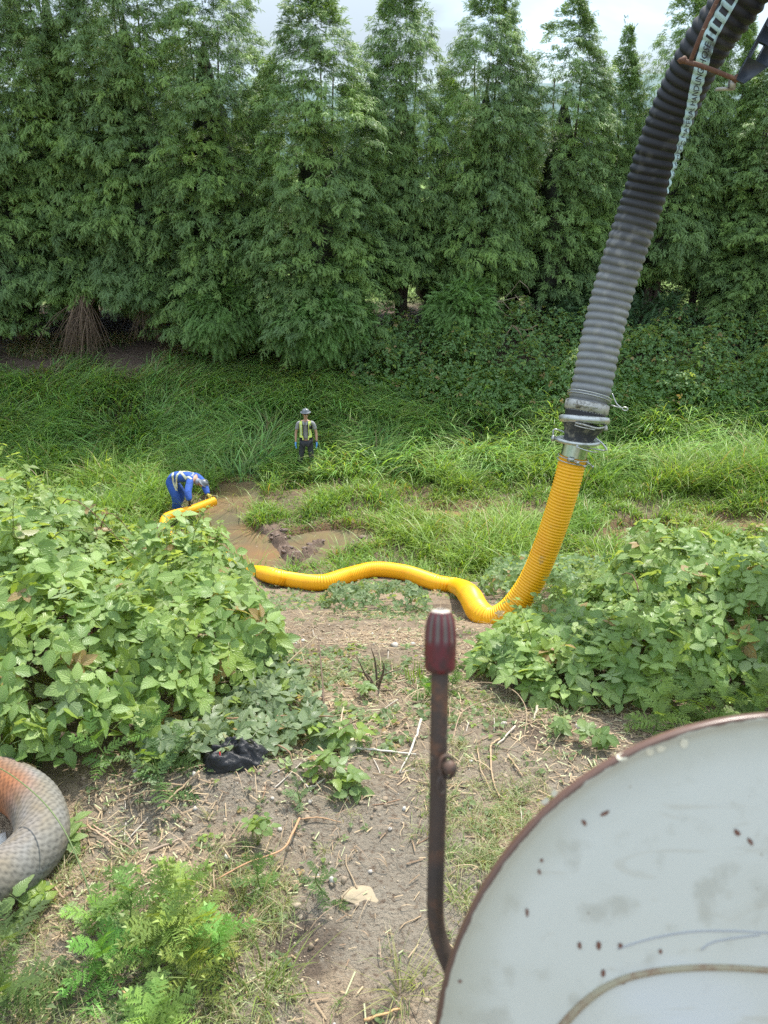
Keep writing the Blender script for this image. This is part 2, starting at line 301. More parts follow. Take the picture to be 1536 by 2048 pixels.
# muddy water
m = bpy.data.materials.new('muddy_water'); m.use_nodes = True; t = m.node_tree; b = t.nodes['Principled BSDF']; tcn = nn(t, 'ShaderNodeTexCoord'); n = nn(t, 'ShaderNodeTexNoise'); n.inputs['Scale'].default_value = .9; n.inputs['Detail'].default_value = 5
r = nn(t, 'ShaderNodeValToRGB'); r.color_ramp.elements[0].position = .38; r.color_ramp.elements[0].color = (.14, .12, .078, 1); r.color_ramp.elements[1].position = .66; r.color_ramp.elements[1].color = (.23, .14, .075, 1)
t.links.new(tcn.outputs['Object'], n.inputs['Vector']); t.links.new(n.outputs['Fac'], r.inputs[0]); t.links.new(r.outputs[0], b.inputs['Base Color']); b.inputs['Roughness'].default_value = .06; b.inputs['Specular IOR Level'].default_value = .6
n2_ = nn(t, 'ShaderNodeTexNoise'); n2_.inputs['Scale'].default_value = 9; bp = nn(t, 'ShaderNodeBump'); bp.inputs['Strength'].default_value = .06; bp.inputs['Distance'].default_value = .03; t.links.new(tcn.outputs['Object'], n2_.inputs['Vector']); t.links.new(n2_.outputs['Fac'], bp.inputs['Height']); t.links.new(bp.outputs[0], b.inputs['Normal'])
wx = np.linspace(-14, 18, 33); wy = np.linspace(14.2, 21.4, 9); WX, WY = np.meshgrid(wx, wy); Vw = np.stack([WX, WY, np.full_like(WX, -5.2)], -1).reshape(-1, 3)
i = np.arange(8)[:, None] * 33; j = np.arange(32)[None]; mk('water', [(Vw, np.stack([i + j, i + j + 1, i + 34 + j, i + 33 + j], -1).reshape(-1, 4), None, None)], m, kind='structure')
# wooded ridge far away, distance haze put into its blue-grey colour
hx = np.linspace(-4200, 4200, 160); rows = []
for k, (yy, f) in enumerate([(3300, 0), (3500, .55), (3800, .9), (4200, 1.0), (4800, .7)]):
    rows.append(np.stack([hx, np.full(160, float(yy)), -3 + f * (330 + 260 * fbm(hx / 900 + 3, hx * 0 + 1, 60, 4))], 1))
Vh = np.vstack(rows); i = np.arange(4)[:, None] * 160; j = np.arange(159)[None]
mk('hills', [(Vh, np.stack([i + j, i + j + 1, i + 161 + j, i + 160 + j], -1).reshape(-1, 4), None, None)], M('wooded_ridge', (.10, .16, .15), rough=1, noise=(.01, (.16, .22, .22), .4, .7)), smooth=True, kind='structure')

# ------------------------------------------------------------------ cedar hedge trees
def spray_template():
    V = []; F = []; S = []
    def tri(a, b, c, s):
        k = len(V); V.extend([a, b, c]); F.append([k, k + 1, k + 2]); S.extend(s)
    zc = lambda x: -.38 * x * x
    for k, tx in enumerate([.06, .19, .32, .45, .58, .71, .84]):
        ln = .46 * (1 - .5 * tx); w = .062
        for sg in (-1, 1):
            ex = tx + ln * .72; ey = sg * ln * .62
            tri((tx, 0, zc(tx)), (tx + w * 1.6, 0, zc(tx + w)), (ex, ey, zc(ex) - .05 - .06 * (k % 2)), (.15, .15, .85))
    tri((0, -.012, 0), (0, .012, 0), (.72, 0, zc(.72)), (0, 0, .3)); tri((.66, -.05, zc(.66)), (.66, .05, zc(.66)), (1.05, 0, zc(1.05)), (.3, .3, 1))
    return (np.array(V, float), np.array(F), np.array(S), None)
SPRAY = spray_template()
def crown_mesh(seed, H, R, base, M_=560, K=17, thin=1.0, lean=.0, lump=.22):
    r = np.random.default_rng(seed); rad = lambda z: R * (1 - np.exp(-(H - z) / 2.3 * thin)) * np.sqrt(np.clip((z - base + .12) / 1.0, 0, 1)) 
    zz = base + (H - base) * r.random(M_ * 3); keep = r.random(M_ * 3) < (rad(zz) / R * .62 + .38); zz = zz[keep][:M_]; n = len(zz)
    a = np.where(r.random(n) < .72, -np.pi / 2 + r.normal(0, .85, n), r.random(n) * 2 * np.pi)
    lobes = 1 + lump * (vn(a * 1.6 + 9, zz * .9, seed) - .5) * 2 + .10 * np.sin(zz * 3.1 + a * 2 + seed) + .34 * (vn(a * 3.4 + 5, zz * 1.9, seed + 11) - .5)
    rr = rad(zz) * lobes * (.80 + .24 * r.random(n)) * np.where(r.random(n) < .2, .55, 1); o = np.stack([np.cos(a), np.sin(a), np.zeros(n)], 1); c = o * rr[:, None]; c[:, 2] = zz - .18 * rr; c[:, 0] += lean * zz
    # every clump is a plume: a branchlet that leaves the crown, arches over and hangs, with sprays on both sides of it
    size = .45 + .55 * rad(zz) / R; Lp = (.42 + .38 * r.random(n)) * size; lift = .25 + .45 * r.random(n) + (rad(zz) < .45 * R) * .9; aside = r.normal(.12, .38, n); tn = np.stack([-np.sin(a), np.cos(a), np.zeros(n)], 1)
    pd = nrm(o + tn * aside[:, None] + np.array([0, 0, 1.]) * lift[:, None]); c = c - o * (.30 * Lp)[:, None]
    k = np.repeat(np.arange(n), K); N = len(k); f = np.tile((np.arange(K) + .5) / K, n) + r.normal(0, .02, N); L_ = Lp[k]; drop = (.38 + .4 * r.random(n))[k] * (.35 + .65 * size[k])
    pos = c[k] + pd[k] * (L_ * f)[:, None]; pos[:, 2] -= L_ * drop * f ** 2.2
    tg = pd[k].copy(); tg[:, 2] -= drop * 2.2 * f ** 1.2; tg = nrm(tg); sd = nrm(np.cross(tg, np.array([0, 0, 1.]) + o[k] * .3)); sgn = np.tile(np.where(np.arange(K) % 2, 1., -1.), n)
    pos += sd * (sgn * r.random(N) * .17 * (1.05 - f))[:, None] + r.normal(0, .035, (N, 3)); d = nrm(tg * .75 + sd * (sgn * (.95 - .75 * f))[:, None] + r.normal(0, .34, (N, 3)) + np.array([0, 0, -.12])); up = np.cross(sd, tg) ; up = up * np.sign(up[:, 2:3] + 1e-6) + r.normal(0, .25, (N, 3)); B = basis(d, up)
    t1 = r.random(n)[k]; t2 = r.random(N); hue = vn(zz * .6, a * 1.2, seed + 3)[k]
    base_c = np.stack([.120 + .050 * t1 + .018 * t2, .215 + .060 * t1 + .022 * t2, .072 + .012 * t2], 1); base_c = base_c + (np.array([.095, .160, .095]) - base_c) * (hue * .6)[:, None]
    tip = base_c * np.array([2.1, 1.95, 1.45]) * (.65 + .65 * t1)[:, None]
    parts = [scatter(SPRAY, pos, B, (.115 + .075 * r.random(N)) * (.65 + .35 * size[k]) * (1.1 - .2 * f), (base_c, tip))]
    # dark hull added in the heart to stop see-through, in place of inner branches
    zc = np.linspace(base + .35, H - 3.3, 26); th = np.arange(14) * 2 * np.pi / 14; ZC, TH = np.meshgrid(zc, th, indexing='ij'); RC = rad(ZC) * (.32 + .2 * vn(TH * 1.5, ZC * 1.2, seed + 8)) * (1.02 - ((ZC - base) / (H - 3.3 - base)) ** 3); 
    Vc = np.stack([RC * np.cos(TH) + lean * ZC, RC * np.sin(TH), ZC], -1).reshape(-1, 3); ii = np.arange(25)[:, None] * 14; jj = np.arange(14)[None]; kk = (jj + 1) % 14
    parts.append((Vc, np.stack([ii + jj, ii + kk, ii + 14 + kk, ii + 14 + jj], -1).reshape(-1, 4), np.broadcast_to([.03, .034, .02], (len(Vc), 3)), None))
    # slender leader shoots at the top
    for q_ in range(7):
        a_ = r.random() * 6.28; h0 = H - .1 - .7 * r.random(); e = np.array([math.cos(a_) * .2 * r.random(), math.sin(a_) * .2 * r.random(), .35 + .55 * r.random()]); p0 = np.array([math.cos(a_) * .1 + lean * h0, math.sin(a_) * .1, h0])
        m_ = 12; tt = r.random(m_); ps = p0 + tt[:, None] * e; dd = nrm(np.stack([r.normal(0, .6, m_), r.normal(0, .6, m_), .5 + r.random(m_)], 1)); cc = np.tile([[.05, .10, .04]], (m_, 1))
        parts.append(scatter(SPRAY, ps, basis(dd, np.tile([[.3, .2, .4]], (m_, 1)) + r.normal(0, .3, (m_, 3))), .11 + .08 * r.random(m_), (cc, cc * 1.8)))
    return mesh_np('crown', parts)
def trunk_parts(seed, H, base, nstem=3):
    r = np.random.default_rng(seed); out = []
    for k in range(nstem):
        a = 6.28 * k / nstem + r.random(); off = .14 * (nstem > 1); p = [(off * math.cos(a), off * math.sin(a), -.35)]
        for z in (base * .5 + .3, base + .6, H * .45, H * .8): p.append((off * math.cos(a) * (1 + .25 * z) + r.normal(0, .04), off * math.sin(a) * (1 + .25 * z) + r.normal(0, .04), z))
        pp = catmull(p, 5); out.append(tube(pp, np.linspace(.15, .02, len(pp)), 9))
        for q in range(5):      # dead lower limbs
            a2 = r.random() * 6.28; z = .5 + r.random() * base; l = .5 + .7 * r.random(); c = np.array([off * math.cos(a), off * math.sin(a), z])
            e = catmull([c, c + (l * .5 * math.cos(a2), l * .5 * math.sin(a2), .05), c + (l * math.cos(a2), l * math.sin(a2), -.3 * r.random())], 4); out.append(tube(e, np.linspace(.025, .006, len(e)), 5))
    return out
VAR = {}
def variant(key, *a, **k):
    if key not in VAR: VAR[key] = crown_mesh(*a, **k); VAR[key].materials.append(mFOL)
    return VAR[key]
# (px at base, y, height, width factor, variant, rotation, label)
HG = 'cedar trees of the tall hedge'
TREES = [
 (-150, 28.6, 13.6, 1.06, 'A', .2, 'tall dense cedar cut by the left border of the photo'),
 (45, 28.3, 14.2, 1.06, 'B', -.3, 'cedar above the bare bank at far left, foliage hanging lowest beside the dry branches'),
 (190, 28.8, 14.2, 1.05, 'C', .15, 'cedar with a fan of brown dead branches hanging under its skirt'),
 (320, 28.4, 13.8, 1.05, 'D', -.2, 'cedar over the second smaller bundle of dead branches, left of the rounded low skirts'),
 (455, 28.0, 12.7, 1.10, 'E', .3, 'cedar whose rounded skirt hangs nearly to the grass, left of the dark hollow'),
 (650, 27.2, 11.1, 1.12, 'F', .0, 'cedar with the lowest, broadest rounded skirt, straight behind the standing man'),
 (800, 28.9, 11.3, .92, 'G', -.25, 'cedar just right of the first strip of sky, with a bare trunk and gap beneath'),
 (950, 28.9, 11.3, .95, 'H', .25, 'cedar above the low round cedar bush, with a broad blunt top'),
 (1092, 29.2, 10.9, .90, 'D', .8, 'cedar with a narrow pointed top between two patches of sky'),
 (1190, 30.2, 9.7, .80, 'S', .3, 'shortest cedar, its sparse ragged leader standing low against the sky'),
 (1292, 29.6, 11.2, .90, 'G', .9, 'pointed cedar just left of the black hose where it crosses the sky'),
 (1385, 29.8, 10.7, .88, 'S', 1.4, 'thin topped cedar mostly hidden behind the black hose'),
 (1478, 29.0, 9.6, 1.0, 'A', -.9, 'cedar directly right of the black hose, under the dark boom plate'),
 (1600, 28.8, 9.4, 1.05, 'C', -.6, 'cedar at the right border of the photo'),
 (1740, 28.6, 10.2, 1.1, 'E', 1.9, None),
]
SPEC = {'A': (101, 12.6, 2.1, .9), 'B': (102, 14.0, 2.2, .5), 'C': (103, 14.2, 2.1, 1.3), 'D': (104, 12.8, 2.1, 1.0), 'E': (105, 13.0, 2.1, .2), 'F': (106, 11.3, 2.15, -.1), 'G': (107, 11.3, 2.05, 1.9), 'H': (108, 11.3, 2.1, 1.5), 'S': (109, 9.7, 1.9, 1.0)}
for px, y, H, wf, v, rz, lab in TREES:
    if lab is None: continue
    z = g1(0, y); d = -(z - 2.7) * math.sin(PITCH) + y * math.cos(PITCH); x = (px - 768) / FPX * d
    sd, h0, R, base = SPEC[v]; k = H / h0
    root = empty('cedar_tree', (x, y, g1(x, y)), rz, label=lab, cat='tree', group=HG)
    me = variant(v, sd, h0, R, base, M_=1750 if v != 'S' else 950, K=34, thin=1.0 if v != 'S' else .75, lean={'E': .0, 'S': .01}.get(v, 0))
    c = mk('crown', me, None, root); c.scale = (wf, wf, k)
    if 't' + v not in VAR: VAR['t' + v] = mesh_np('trunk', trunk_parts(sd + 50, h0, max(base, .8)), True); VAR['t' + v].materials.append(mBARK)
    mk('trunk', VAR['t' + v], None, root).scale = (1, 1, k * .97)
for q_, (px, y, H) in enumerate([(-60, 31.4, 10.2), (120, 31.6, 10.4), (260, 31.5, 10.2), (400, 31.6, 9.6), (560, 31.5, 8.6), (720, 31.8, 8.2), (880, 31.6, 8.4), (1020, 31.8, 7.8), (1140, 32.0, 7.2), (1250, 31.8, 7.4), (1430, 31.8, 7.6), (1560, 31.6, 7.6)]):
    z = g1(0, y); d = -(z - 2.7) * math.sin(PITCH) + y * math.cos(PITCH); v = 'BCDEGH'[q_ % 6]; root = empty('cedar_tree', ((px - 768) / FPX * d, y, z), q_ * 1.3, label='darker cedar standing close behind the front row of the hedge', cat='tree', group='darker cedars close behind the front row')
    c = mk('crown', VAR[v], None, root); c.scale = (1.0, 1.0, H / SPEC[v][1]); mk('trunk', VAR['t' + v], None, root).scale = (1, 1, H / SPEC[v][1] * .95)
def bush(name, x, y, z, rx, rz, seed, tint, label, n=90, K=26, cat='bush', mat=None):
    r = np.random.default_rng(seed); g = nrm(r.normal(0, 1, (n, 3))); g[:, 1] = np.where(r.random(n) < .6, -abs(g[:, 1]), g[:, 1]); c = g * np.array([rx, rx, rz]) * (.82 + .25 * r.random(n))[:, None]
    k = np.repeat(np.arange(n), K); N = len(k); pos = c[k] + r.normal(0, .14, (N, 3)); d = nrm(g[k] * .9 + r.normal(0, .35, (N, 3)) + [0, 0, -.35]); B = basis(d, np.array([0, 0, 1.]) + r.normal(0, .3, (N, 3)) + g[k] * .4)
    t1 = r.random(n)[k][:, None]; bc = np.array(tint) * (.7 + .5 * t1) * (.85 + .3 * r.random((N, 1))); root = empty(name, (x, y, z), label=label, cat=cat)
    core = nrm(np.array([[a, b, c_] for a in (-1, 0, 1) for b in (-1, 0, 1) for c_ in (-1, 0, 1) if (a, b, c_) != (0, 0, 0)], float))
    mk('foliage', [scatter(SPRAY, pos, B, .2 + .14 * r.random(N), (bc, bc * np.array([1.9, 1.8, 1.3])))], mat or mFOL, root)
    st = []
    for q in range(5):
        a = q * 1.3; e = catmull([(0, 0, -rz * 1.1 - .3), (.2 * rx * math.cos(a), .2 * rx * math.sin(a), -.2), (.6 * rx * math.cos(a), .6 * rx * math.sin(a), .4 * rz)], 5); st.append(tube(e, np.linspace(.03, .006, len(e)), 6))
    mk('stem', st, mBARK, root)
def atY(px, py, y):
    d = FWD + RGT * (px - 768) / FPX + UPV * (1024 - py) / FPX; return CAM + d * (y / d[1])
p = atY(925, 632, 26.6); bush('cedar_bush', *p, 1.15, 1.0, 301, (.12, .225, .07), 'low round cedar bush bulging out under the hedge', 110, 26)
p = atY(640, 640, 25.9); bush('cedar_bush', *p, 1.55, 1.2, 305, (.11, .21, .066), 'drooping mass of low cedar foliage above the standing man, right of the dark hollow', 170, 26)
p = atY(450, 630, 26.3); bush('cedar_bush', *p, 1.2, 1.0, 306, (.11, .205, .066), 'rounded low mass of cedar foliage left of the dark hollow', 120, 26)
p = atY(812, 590, 36.5); bush('sunlit_shrub', *p, 1.0, 1.3, 302, (.16, .24, .03), 'bright yellow green shrub glimpsed through the gap beside the bare trunk', 60, 22, 'shrub')
p = atY(232, 488, 40); bush('sunlit_shrub', *p, 1.4, .7, 303, (.18, .28, .03), 'bright yellow green shrub seen through the small hole in the left of the hedge', 50, 20, 'shrub')
for a_, b_, s_ in ((1300, 645, 307), (1450, 690, 308)):
    p = atY(a_, b_, 27.8); bush('dark_shrub', *p, 1.25, .9, s_, (.045, .095, .04), {307: 'dark shrub under the hedge just right of the grey hose', 308: 'dark shrub under the hedge, second right of the grey hose'}[s_], 90, 22, 'shrub')
p = atY(1180, 650, 28.0); bush('dark_shrub', *p, 1.3, 1.0, 304, (.04, .085, .038), 'dark loose shrub behind the grey hose, beneath the hedge', 90, 22, 'shrub')

# dead branches hanging below the crowns
def hang(px, py0, py1, y, n, spread, seed, label, group=None):
    r = np.random.default_rng(seed); top = atY(px, py0, y); bot = atY(px, py1, y); h = top[2] - bot[2]; parts = []
    for q in range(n):
        a = r.normal(0, 1); s0 = top + (r.normal(0, .12), r.normal(0, .15), .25 * r.random()); e = bot + (a * spread, -.35 + r.normal(0, .25), h * .45 * r.random()); mdl = (s0 + e) / 2 + (a * spread * .12, -.15 + r.normal(0, .05), r.normal(.05, .06))
        cc = np.array([.20, .14, .10]) * (.6 + .8 * r.random()); pp = catmull([s0, mdl, e], 6); parts.append(tube(pp, np.linspace(.016, .004, len(pp)), 4, col=cc, caps=False))
        for z_ in range(3):
            b0 = pp[r.integers(4, len(pp) - 2)]; e2 = b0 + (r.normal(0, .18), r.normal(0, .1), -.15 - .2 * r.random()); parts.append(tube([b0, (b0 + e2) / 2 + (0, 0, .02), e2], [.006, .005, .002], 3, col=cc, caps=False))
    mk('dead_branches', parts, mTWIG, label=label, cat='dead branches', group=group)
hang(172, 600, 735, 26.8, 85, .5, 401, 'large fan of brown dead branches hanging beneath the cedar at left')
hang(300, 590, 680, 27.4, 34, .4, 402, 'smaller slanting bundle of dead branches between two cedars')
hang(750, 640, 720, 26.6, 26, .3, 403, 'thin dry branches hanging below the bare trunk gap')
# bare leafless arching twigs
def twigs(pts_list, y, r0, label, colr=(.30, .24, .17)):
    parts = []
    for pts in pts_list:
        w = [atY(a, b, y + (c if len(q_) > 2 else 0)) for q_ in pts for a, b, c in [(q_[0], q_[1], q_[2] if len(q_) > 2 else 0)]]
        pp = catmull(w, 7); parts.append(tube(pp, np.linspace(r0, r0 * .35, len(pp)), 5, col=np.array(colr), caps=False))
    mk('bare_branch', parts, mTWIG, label=label, cat='branch')
twigs([[(985, 610), (1015, 590), (1040, 560)], [(1040, 562), (1055, 575), (1060, 588)], [(995, 605), (1030, 595), (1055, 592)], [(993, 606), (1010, 628), (1035, 640)], [(1005, 602), (1020, 620), (1034, 636)], [(1030, 590), (1042, 605), (1055, 622)]], 26.2, .014, 'pale leafless twigs arching beside the round cedar bush')
twigs([[(1075, 650), (1050, 660), (1025, 650)], [(1025, 650), (1000, 690), (970, 745)], [(1026, 652), (1040, 668), (1050, 700)], [(1030, 652), (1045, 672), (1052, 682)], [(980, 655), (960, 690), (945, 735)], [(985, 660), (965, 700), (952, 730)]], 25.4, .015, 'long bare branches slanting down into the dark brambles', (.27, .19, .13))
# ------------------------------------------------------------------ grass
def blades(p, h, w, azim, droop, reach, c0, c1, seg=5, r=None, seed=0):
    """arching blades: p (N,3) base, h length, w width, azim lean direction, droop 0..1"""
    r = np.random.default_rng(seed); N = len(p); s = np.linspace(0, 1, seg + 1)[None]; dx = np.cos(azim)[:, None]; dy = np.sin(azim)[:, None]
    out = (reach * h)[:, None] * s ** 1.7; zz = h[:, None] * (s - (droop[:, None]) * s ** 2.6)
    cx = p[:, 0:1] + dx * out; cy = p[:, 1:2] + dy * out; cz = p[:, 2:3] + zz
    tw = azim + np.pi / 2 + r.normal(0, .7, N); ww = w[:, None] * (1 - s ** 2.2) * (.55 + .45 * np.minimum(1, s * 6)) * .5; ww = ww[:, :-1]
    sx = np.cos(tw)[:, None]; sy = np.sin(tw)[:, None]
    Lp = np.stack([cx[:, :-1] - sx * ww, cy[:, :-1] - sy * ww, cz[:, :-1]], -1); Rp = np.stack([cx[:, :-1] + sx * ww, cy[:, :-1] + sy * ww, cz[:, :-1]], -1); T = np.stack([cx[:, -1], cy[:, -1], cz[:, -1]], -1)[:, None]
    V = np.concatenate([Lp, Rp, T], 1); m = 2 * seg + 1; q = np.arange(seg - 1); Fq = np.stack([q, seg + q, seg + q + 1, q + 1], 1); Ft = np.array([[seg - 1, 2 * seg - 1, 2 * seg]])
    off = (np.arange(N) * m)[:, None, None]
    sc = np.concatenate([s[0, :-1], s[0, :-1], [1.]])[None, :, None]; C = c0[:, None] * (1 - sc) + c1[:, None] * sc
    return (V.reshape(-1, 3), [(Fq[None] + off).reshape(-1, 4), (Ft[None] + off).reshape(-1, 3)], C.reshape(-1, 3), None)
def sample(n, x0, x1, y0, y1, dens, seed):
    r = np.random.default_rng(seed); x = r.uniform(x0, x1, n); y = r.uniform(y0, y1, n); k = r.random(n) < dens(x, y); return x[k], y[k], r
# tall reed grass of the far bank
def far_d(x, y):
    w = 1 - ss(.0, .5, pool(x, y)); w = w * np.where(y < 20.6, ss(19.4, 20.4, y + .5 * (fbm(x * .8, y, 71, 2) - .5)), 1)
    top = 26.0 + 1.6 * (fbm(x * .7, x * 0, 72, 3) - .5) * 2 - .2 * ss(-6.5, -9.5, x) - .9 * ss(-7.2, -6.2, x) * ss(-4.2, -5.2, x) * 0
    w = w * ss(top + .8, top - .6, y); w = w * (.45 + .75 * ss(.35, .6, fbm(x * 1.1, y * 1.1, 73, 3)))
    man = np.hypot((x + 2.25) / .55, (y - 20.45) / .5); w = np.where(man < 1, 0, w)
    # a trodden lane in front of the man, so that his legs show
    w = np.where((np.abs(x + 2.45) < .5) & (y > 20.0) & (y < 21.0), w * .2, w); 
    return w
x, y, r = sample(72000, -17, 17, 19.6, 27.2, far_d, 501); N = len(x); lush = fbm(x * .7, y * .7, 75, 3)
h = (.8 + .8 * r.random(N)) * (.72 + .5 * lush) * (1 - .35 * ss(21.2, 20, y)) * (1 - .4 * ss(24.5, 26, y)); dirn = (fbm(x * .45, y * .45, 76, 3) - .5) * 9 - .9
azm = dirn + r.normal(0, .75, N); lit = .15 + r.random(N) ** 2.5 * 1.1  # skewed so few blades get bright tips, highlights put into the colour
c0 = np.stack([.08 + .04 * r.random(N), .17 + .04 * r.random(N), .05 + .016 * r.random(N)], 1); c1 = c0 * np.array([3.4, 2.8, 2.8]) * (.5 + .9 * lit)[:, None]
dry = r.random(N) < .03 + .05 * ss(23.6, 25.5, y); c1[dry] = [.30, .24, .13]; c0[dry] = [.18, .14, .07]
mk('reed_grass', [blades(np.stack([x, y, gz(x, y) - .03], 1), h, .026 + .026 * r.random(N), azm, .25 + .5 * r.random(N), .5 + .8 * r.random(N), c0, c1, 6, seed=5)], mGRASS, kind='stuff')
x, y, r = sample(14000, -15, -3.5, 24.0, 28.8, lambda x, y: ss(.36, .55, fbm(x * .8, y * .8, 78, 3)), 511); N = len(x); c0 = np.tile([[.34, .27, .17]], (N, 1)) * r.uniform(.4, 1.2, (N, 1)); gq = r.random(N) < .35; c0[gq] = [.10, .18, .06]
mk('dry_grass', [blades(np.stack([x, y, gz(x, y) - .02], 1), .3 + .4 * r.random(N), .02 + .015 * r.random(N), r.uniform(0, 6.28, N), .4 + .5 * r.random(N), .5 + r.random(N), c0, c0 * 1.9, 4, seed=15)], mGRASS, kind='stuff')
# sunlit grass of the ditch floor
def low_d(x, y):
    w = (1 - ss(-.05, .22, pool(x, y) + .25 * (fbm(x * 2.2, y * 2.2, 84, 3) - .5))) * ss(13.2, 14.2, y) * ss(20.8, 19.8, y) * (bar(x, y) > 1.1)
    w = w * (.2 + .9 * ss(.38, .58, fbm(x * 1.5, y * 1.5, 81, 3)))
    wk = (np.abs(x + 4.75) < .55) & (y > 17.2) & (y < 18.5); w = np.where(wk, .1, w); return w
x, y, r = sample(115000, -12, 15, 13.2, 20.8, low_d, 502); N = len(x)
h = (.34 + .52 * r.random(N)) * (.35 + 1.5 * ss(.3, .7, fbm(x * 1.3, y * 1.3, 82, 3))) * (.55 + .45 * ss(-.4, -1.3, pool(x, y))) * (1 + .4 * ss(18, 20, y)); h = h * np.where((x > -3.2) & (x < 0) & (y < 18.6), .85, 1)
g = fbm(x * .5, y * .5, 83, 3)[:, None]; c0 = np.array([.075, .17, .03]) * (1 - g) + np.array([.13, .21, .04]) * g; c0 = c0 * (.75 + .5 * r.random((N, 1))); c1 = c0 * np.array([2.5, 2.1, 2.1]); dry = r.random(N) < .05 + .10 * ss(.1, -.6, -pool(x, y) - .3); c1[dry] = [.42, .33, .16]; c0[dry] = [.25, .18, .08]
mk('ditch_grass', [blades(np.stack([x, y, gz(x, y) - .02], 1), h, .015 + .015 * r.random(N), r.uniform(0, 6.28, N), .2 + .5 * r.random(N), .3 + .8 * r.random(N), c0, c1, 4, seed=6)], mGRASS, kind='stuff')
# grass and herbs on the near slope down to the ditch
def slope_d(x, y):
    w = ss(9.5, 11.0, y) * ss(14.4, 13.4, y) * (.25 + .9 * ss(.35, .55, fbm(x * .9, y * .9, 91, 3))); w = w * np.where((x < .6), .3 + .7 * ss(11.3, 12.6, y), 1); return w
x, y, r = sample(42000, -9, 12, 9.2, 14.4, slope_d, 503); N = len(x); h = (.10 + .22 * r.random(N)) * (.7 + .6 * fbm(x, y, 92, 2)) * (1 + .5 * ss(1, 3, x))
c0 = np.array([.09, .17, .035]) * (.75 + .5 * r.random((N, 1))); c1 = c0 * np.array([2.3, 1.9, 1.7]); dry = r.random(N) < .12; c1[dry] = [.42, .34, .18]
mk('slope_grass', [blades(np.stack([x, y, gz(x, y) - .01], 1), h, .009 + .007 * r.random(N), r.uniform(0, 6.28, N), .2 + .5 * r.random(N), .3 + .7 * r.random(N), c0, c1, 3, seed=7)], mGRASS, kind='stuff')
# short trodden grass on the near soil (thin flat blades in tufts)
def near_tufts(n, x0, x1, y0, y1, f, seed, hh=.06, K=16):
    r = np.random.default_rng(seed); x = r.uniform(x0, x1, n * 3); y = r.uniform(y0, y1, n * 3); k = r.random(n * 3) < f(x, y); x = x[k][:n]; y = y[k][:n]; t = np.repeat(np.arange(len(x)), K); N = len(t)
    s = (.5 + 1.0 * r.random(len(x)))[t]; px = x[t] + r.normal(0, .018, N) * s; py_ = y[t] + r.normal(0, .018, N) * s
    return px, py_, s, r, N, t
f_near = lambda x, y: ss(.47, .62, fbm(x * 2.2, y * 2.2, 95, 4)) * (.35 + .65 * ss(3.1, 2.4, y)) + .03 + .45 * ss(-.2, -.6, x) * ss(2.6, 2.1, y) + .5 * ss(.15, .35, x) * ss(3.2, 2.6, y) * ss(.5, .6, fbm(x * 3, y * 3, 96, 2) + .1)
px_, py_, s, r, N, t = near_tufts(2300, -2.4, 2.4, 1.3, 4.6, f_near, 504)
gg = np.repeat(r.random(N // 16 + 1), 16)[:N][:, None]; c0 = np.array([.11, .17, .045]) * (1 - gg) + np.array([.24, .26, .12]) * gg; c1 = c0 * 1.55; dr = r.random(N) < .2; c1[dr] = [.48, .42, .27]; c0[dr] = [.36, .29, .16]
mk('trodden_grass', [blades(np.stack([px_, py_, gz(px_, py_) - .004], 1), (.035 + .06 * r.random(N)) * s, .0022 + .0022 * r.random(N), r.uniform(0, 6.28, N), .35 + .5 * r.random(N), .5 + .9 * r.random(N), c0, c1, 3, seed=8)], mGRASS, kind='stuff')

# ------------------------------------------------------------------ brambles
def leaflet(L=1.0, W=.36, rows=9, fold=.10, curl=.16, x0=0., y0=0., ang=0., tilt=0.):
    t = np.linspace(0, 1, rows + 1); prof = np.sin(np.pi * np.clip(t, 0, 1) ** .82) ** .8 * (1 - .22 * t); prof = prof * (1 + .10 * np.where(np.arange(rows + 1) % 2, 1, -1)); prof[0] = .06; V = []; S = []
    for k in range(rows + 1):
        x = t[k] * L; w = W * L * prof[k]; zc = -curl * L * t[k] ** 2
        if k == rows: V.append((x, 0, zc)); S.append(.6)
        else: V += [(x - (.04 * L if k % 2 else 0), w, zc + fold * w * 2 + tilt * w), (x, 0, zc), (x - (.04 * L if k % 2 else 0), -w, zc + fold * w * 2 - tilt * w)]; S += [.35, 1, .35] if k else [.6, 1, .6]
    V = np.array(V); c, s = math.cos(ang), math.sin(ang); R = np.array([[c, -s, 0], [s, c, 0], [0, 0, 1]]); V = V @ R.T + [x0, y0, 0]; F4 = []; F3 = []
    for k in range(rows - 1):
        a = 3 * k; F4 += [[a, a + 1, a + 4, a + 3], [a + 1, a + 2, a + 5, a + 4]]
    a = 3 * (rows - 1); F3 = [[a, a + 1, a + 3], [a + 1, a + 2, a + 3]]
    u = np.zeros((len(V), 2)); u[:-1, 0] = np.tile([-1, 0, 1], rows); u[:-1, 1] = np.repeat(t[:-1], 3); u[-1] = (0, 1)
    return V, np.array(F4), np.array(F3), np.array(S), u
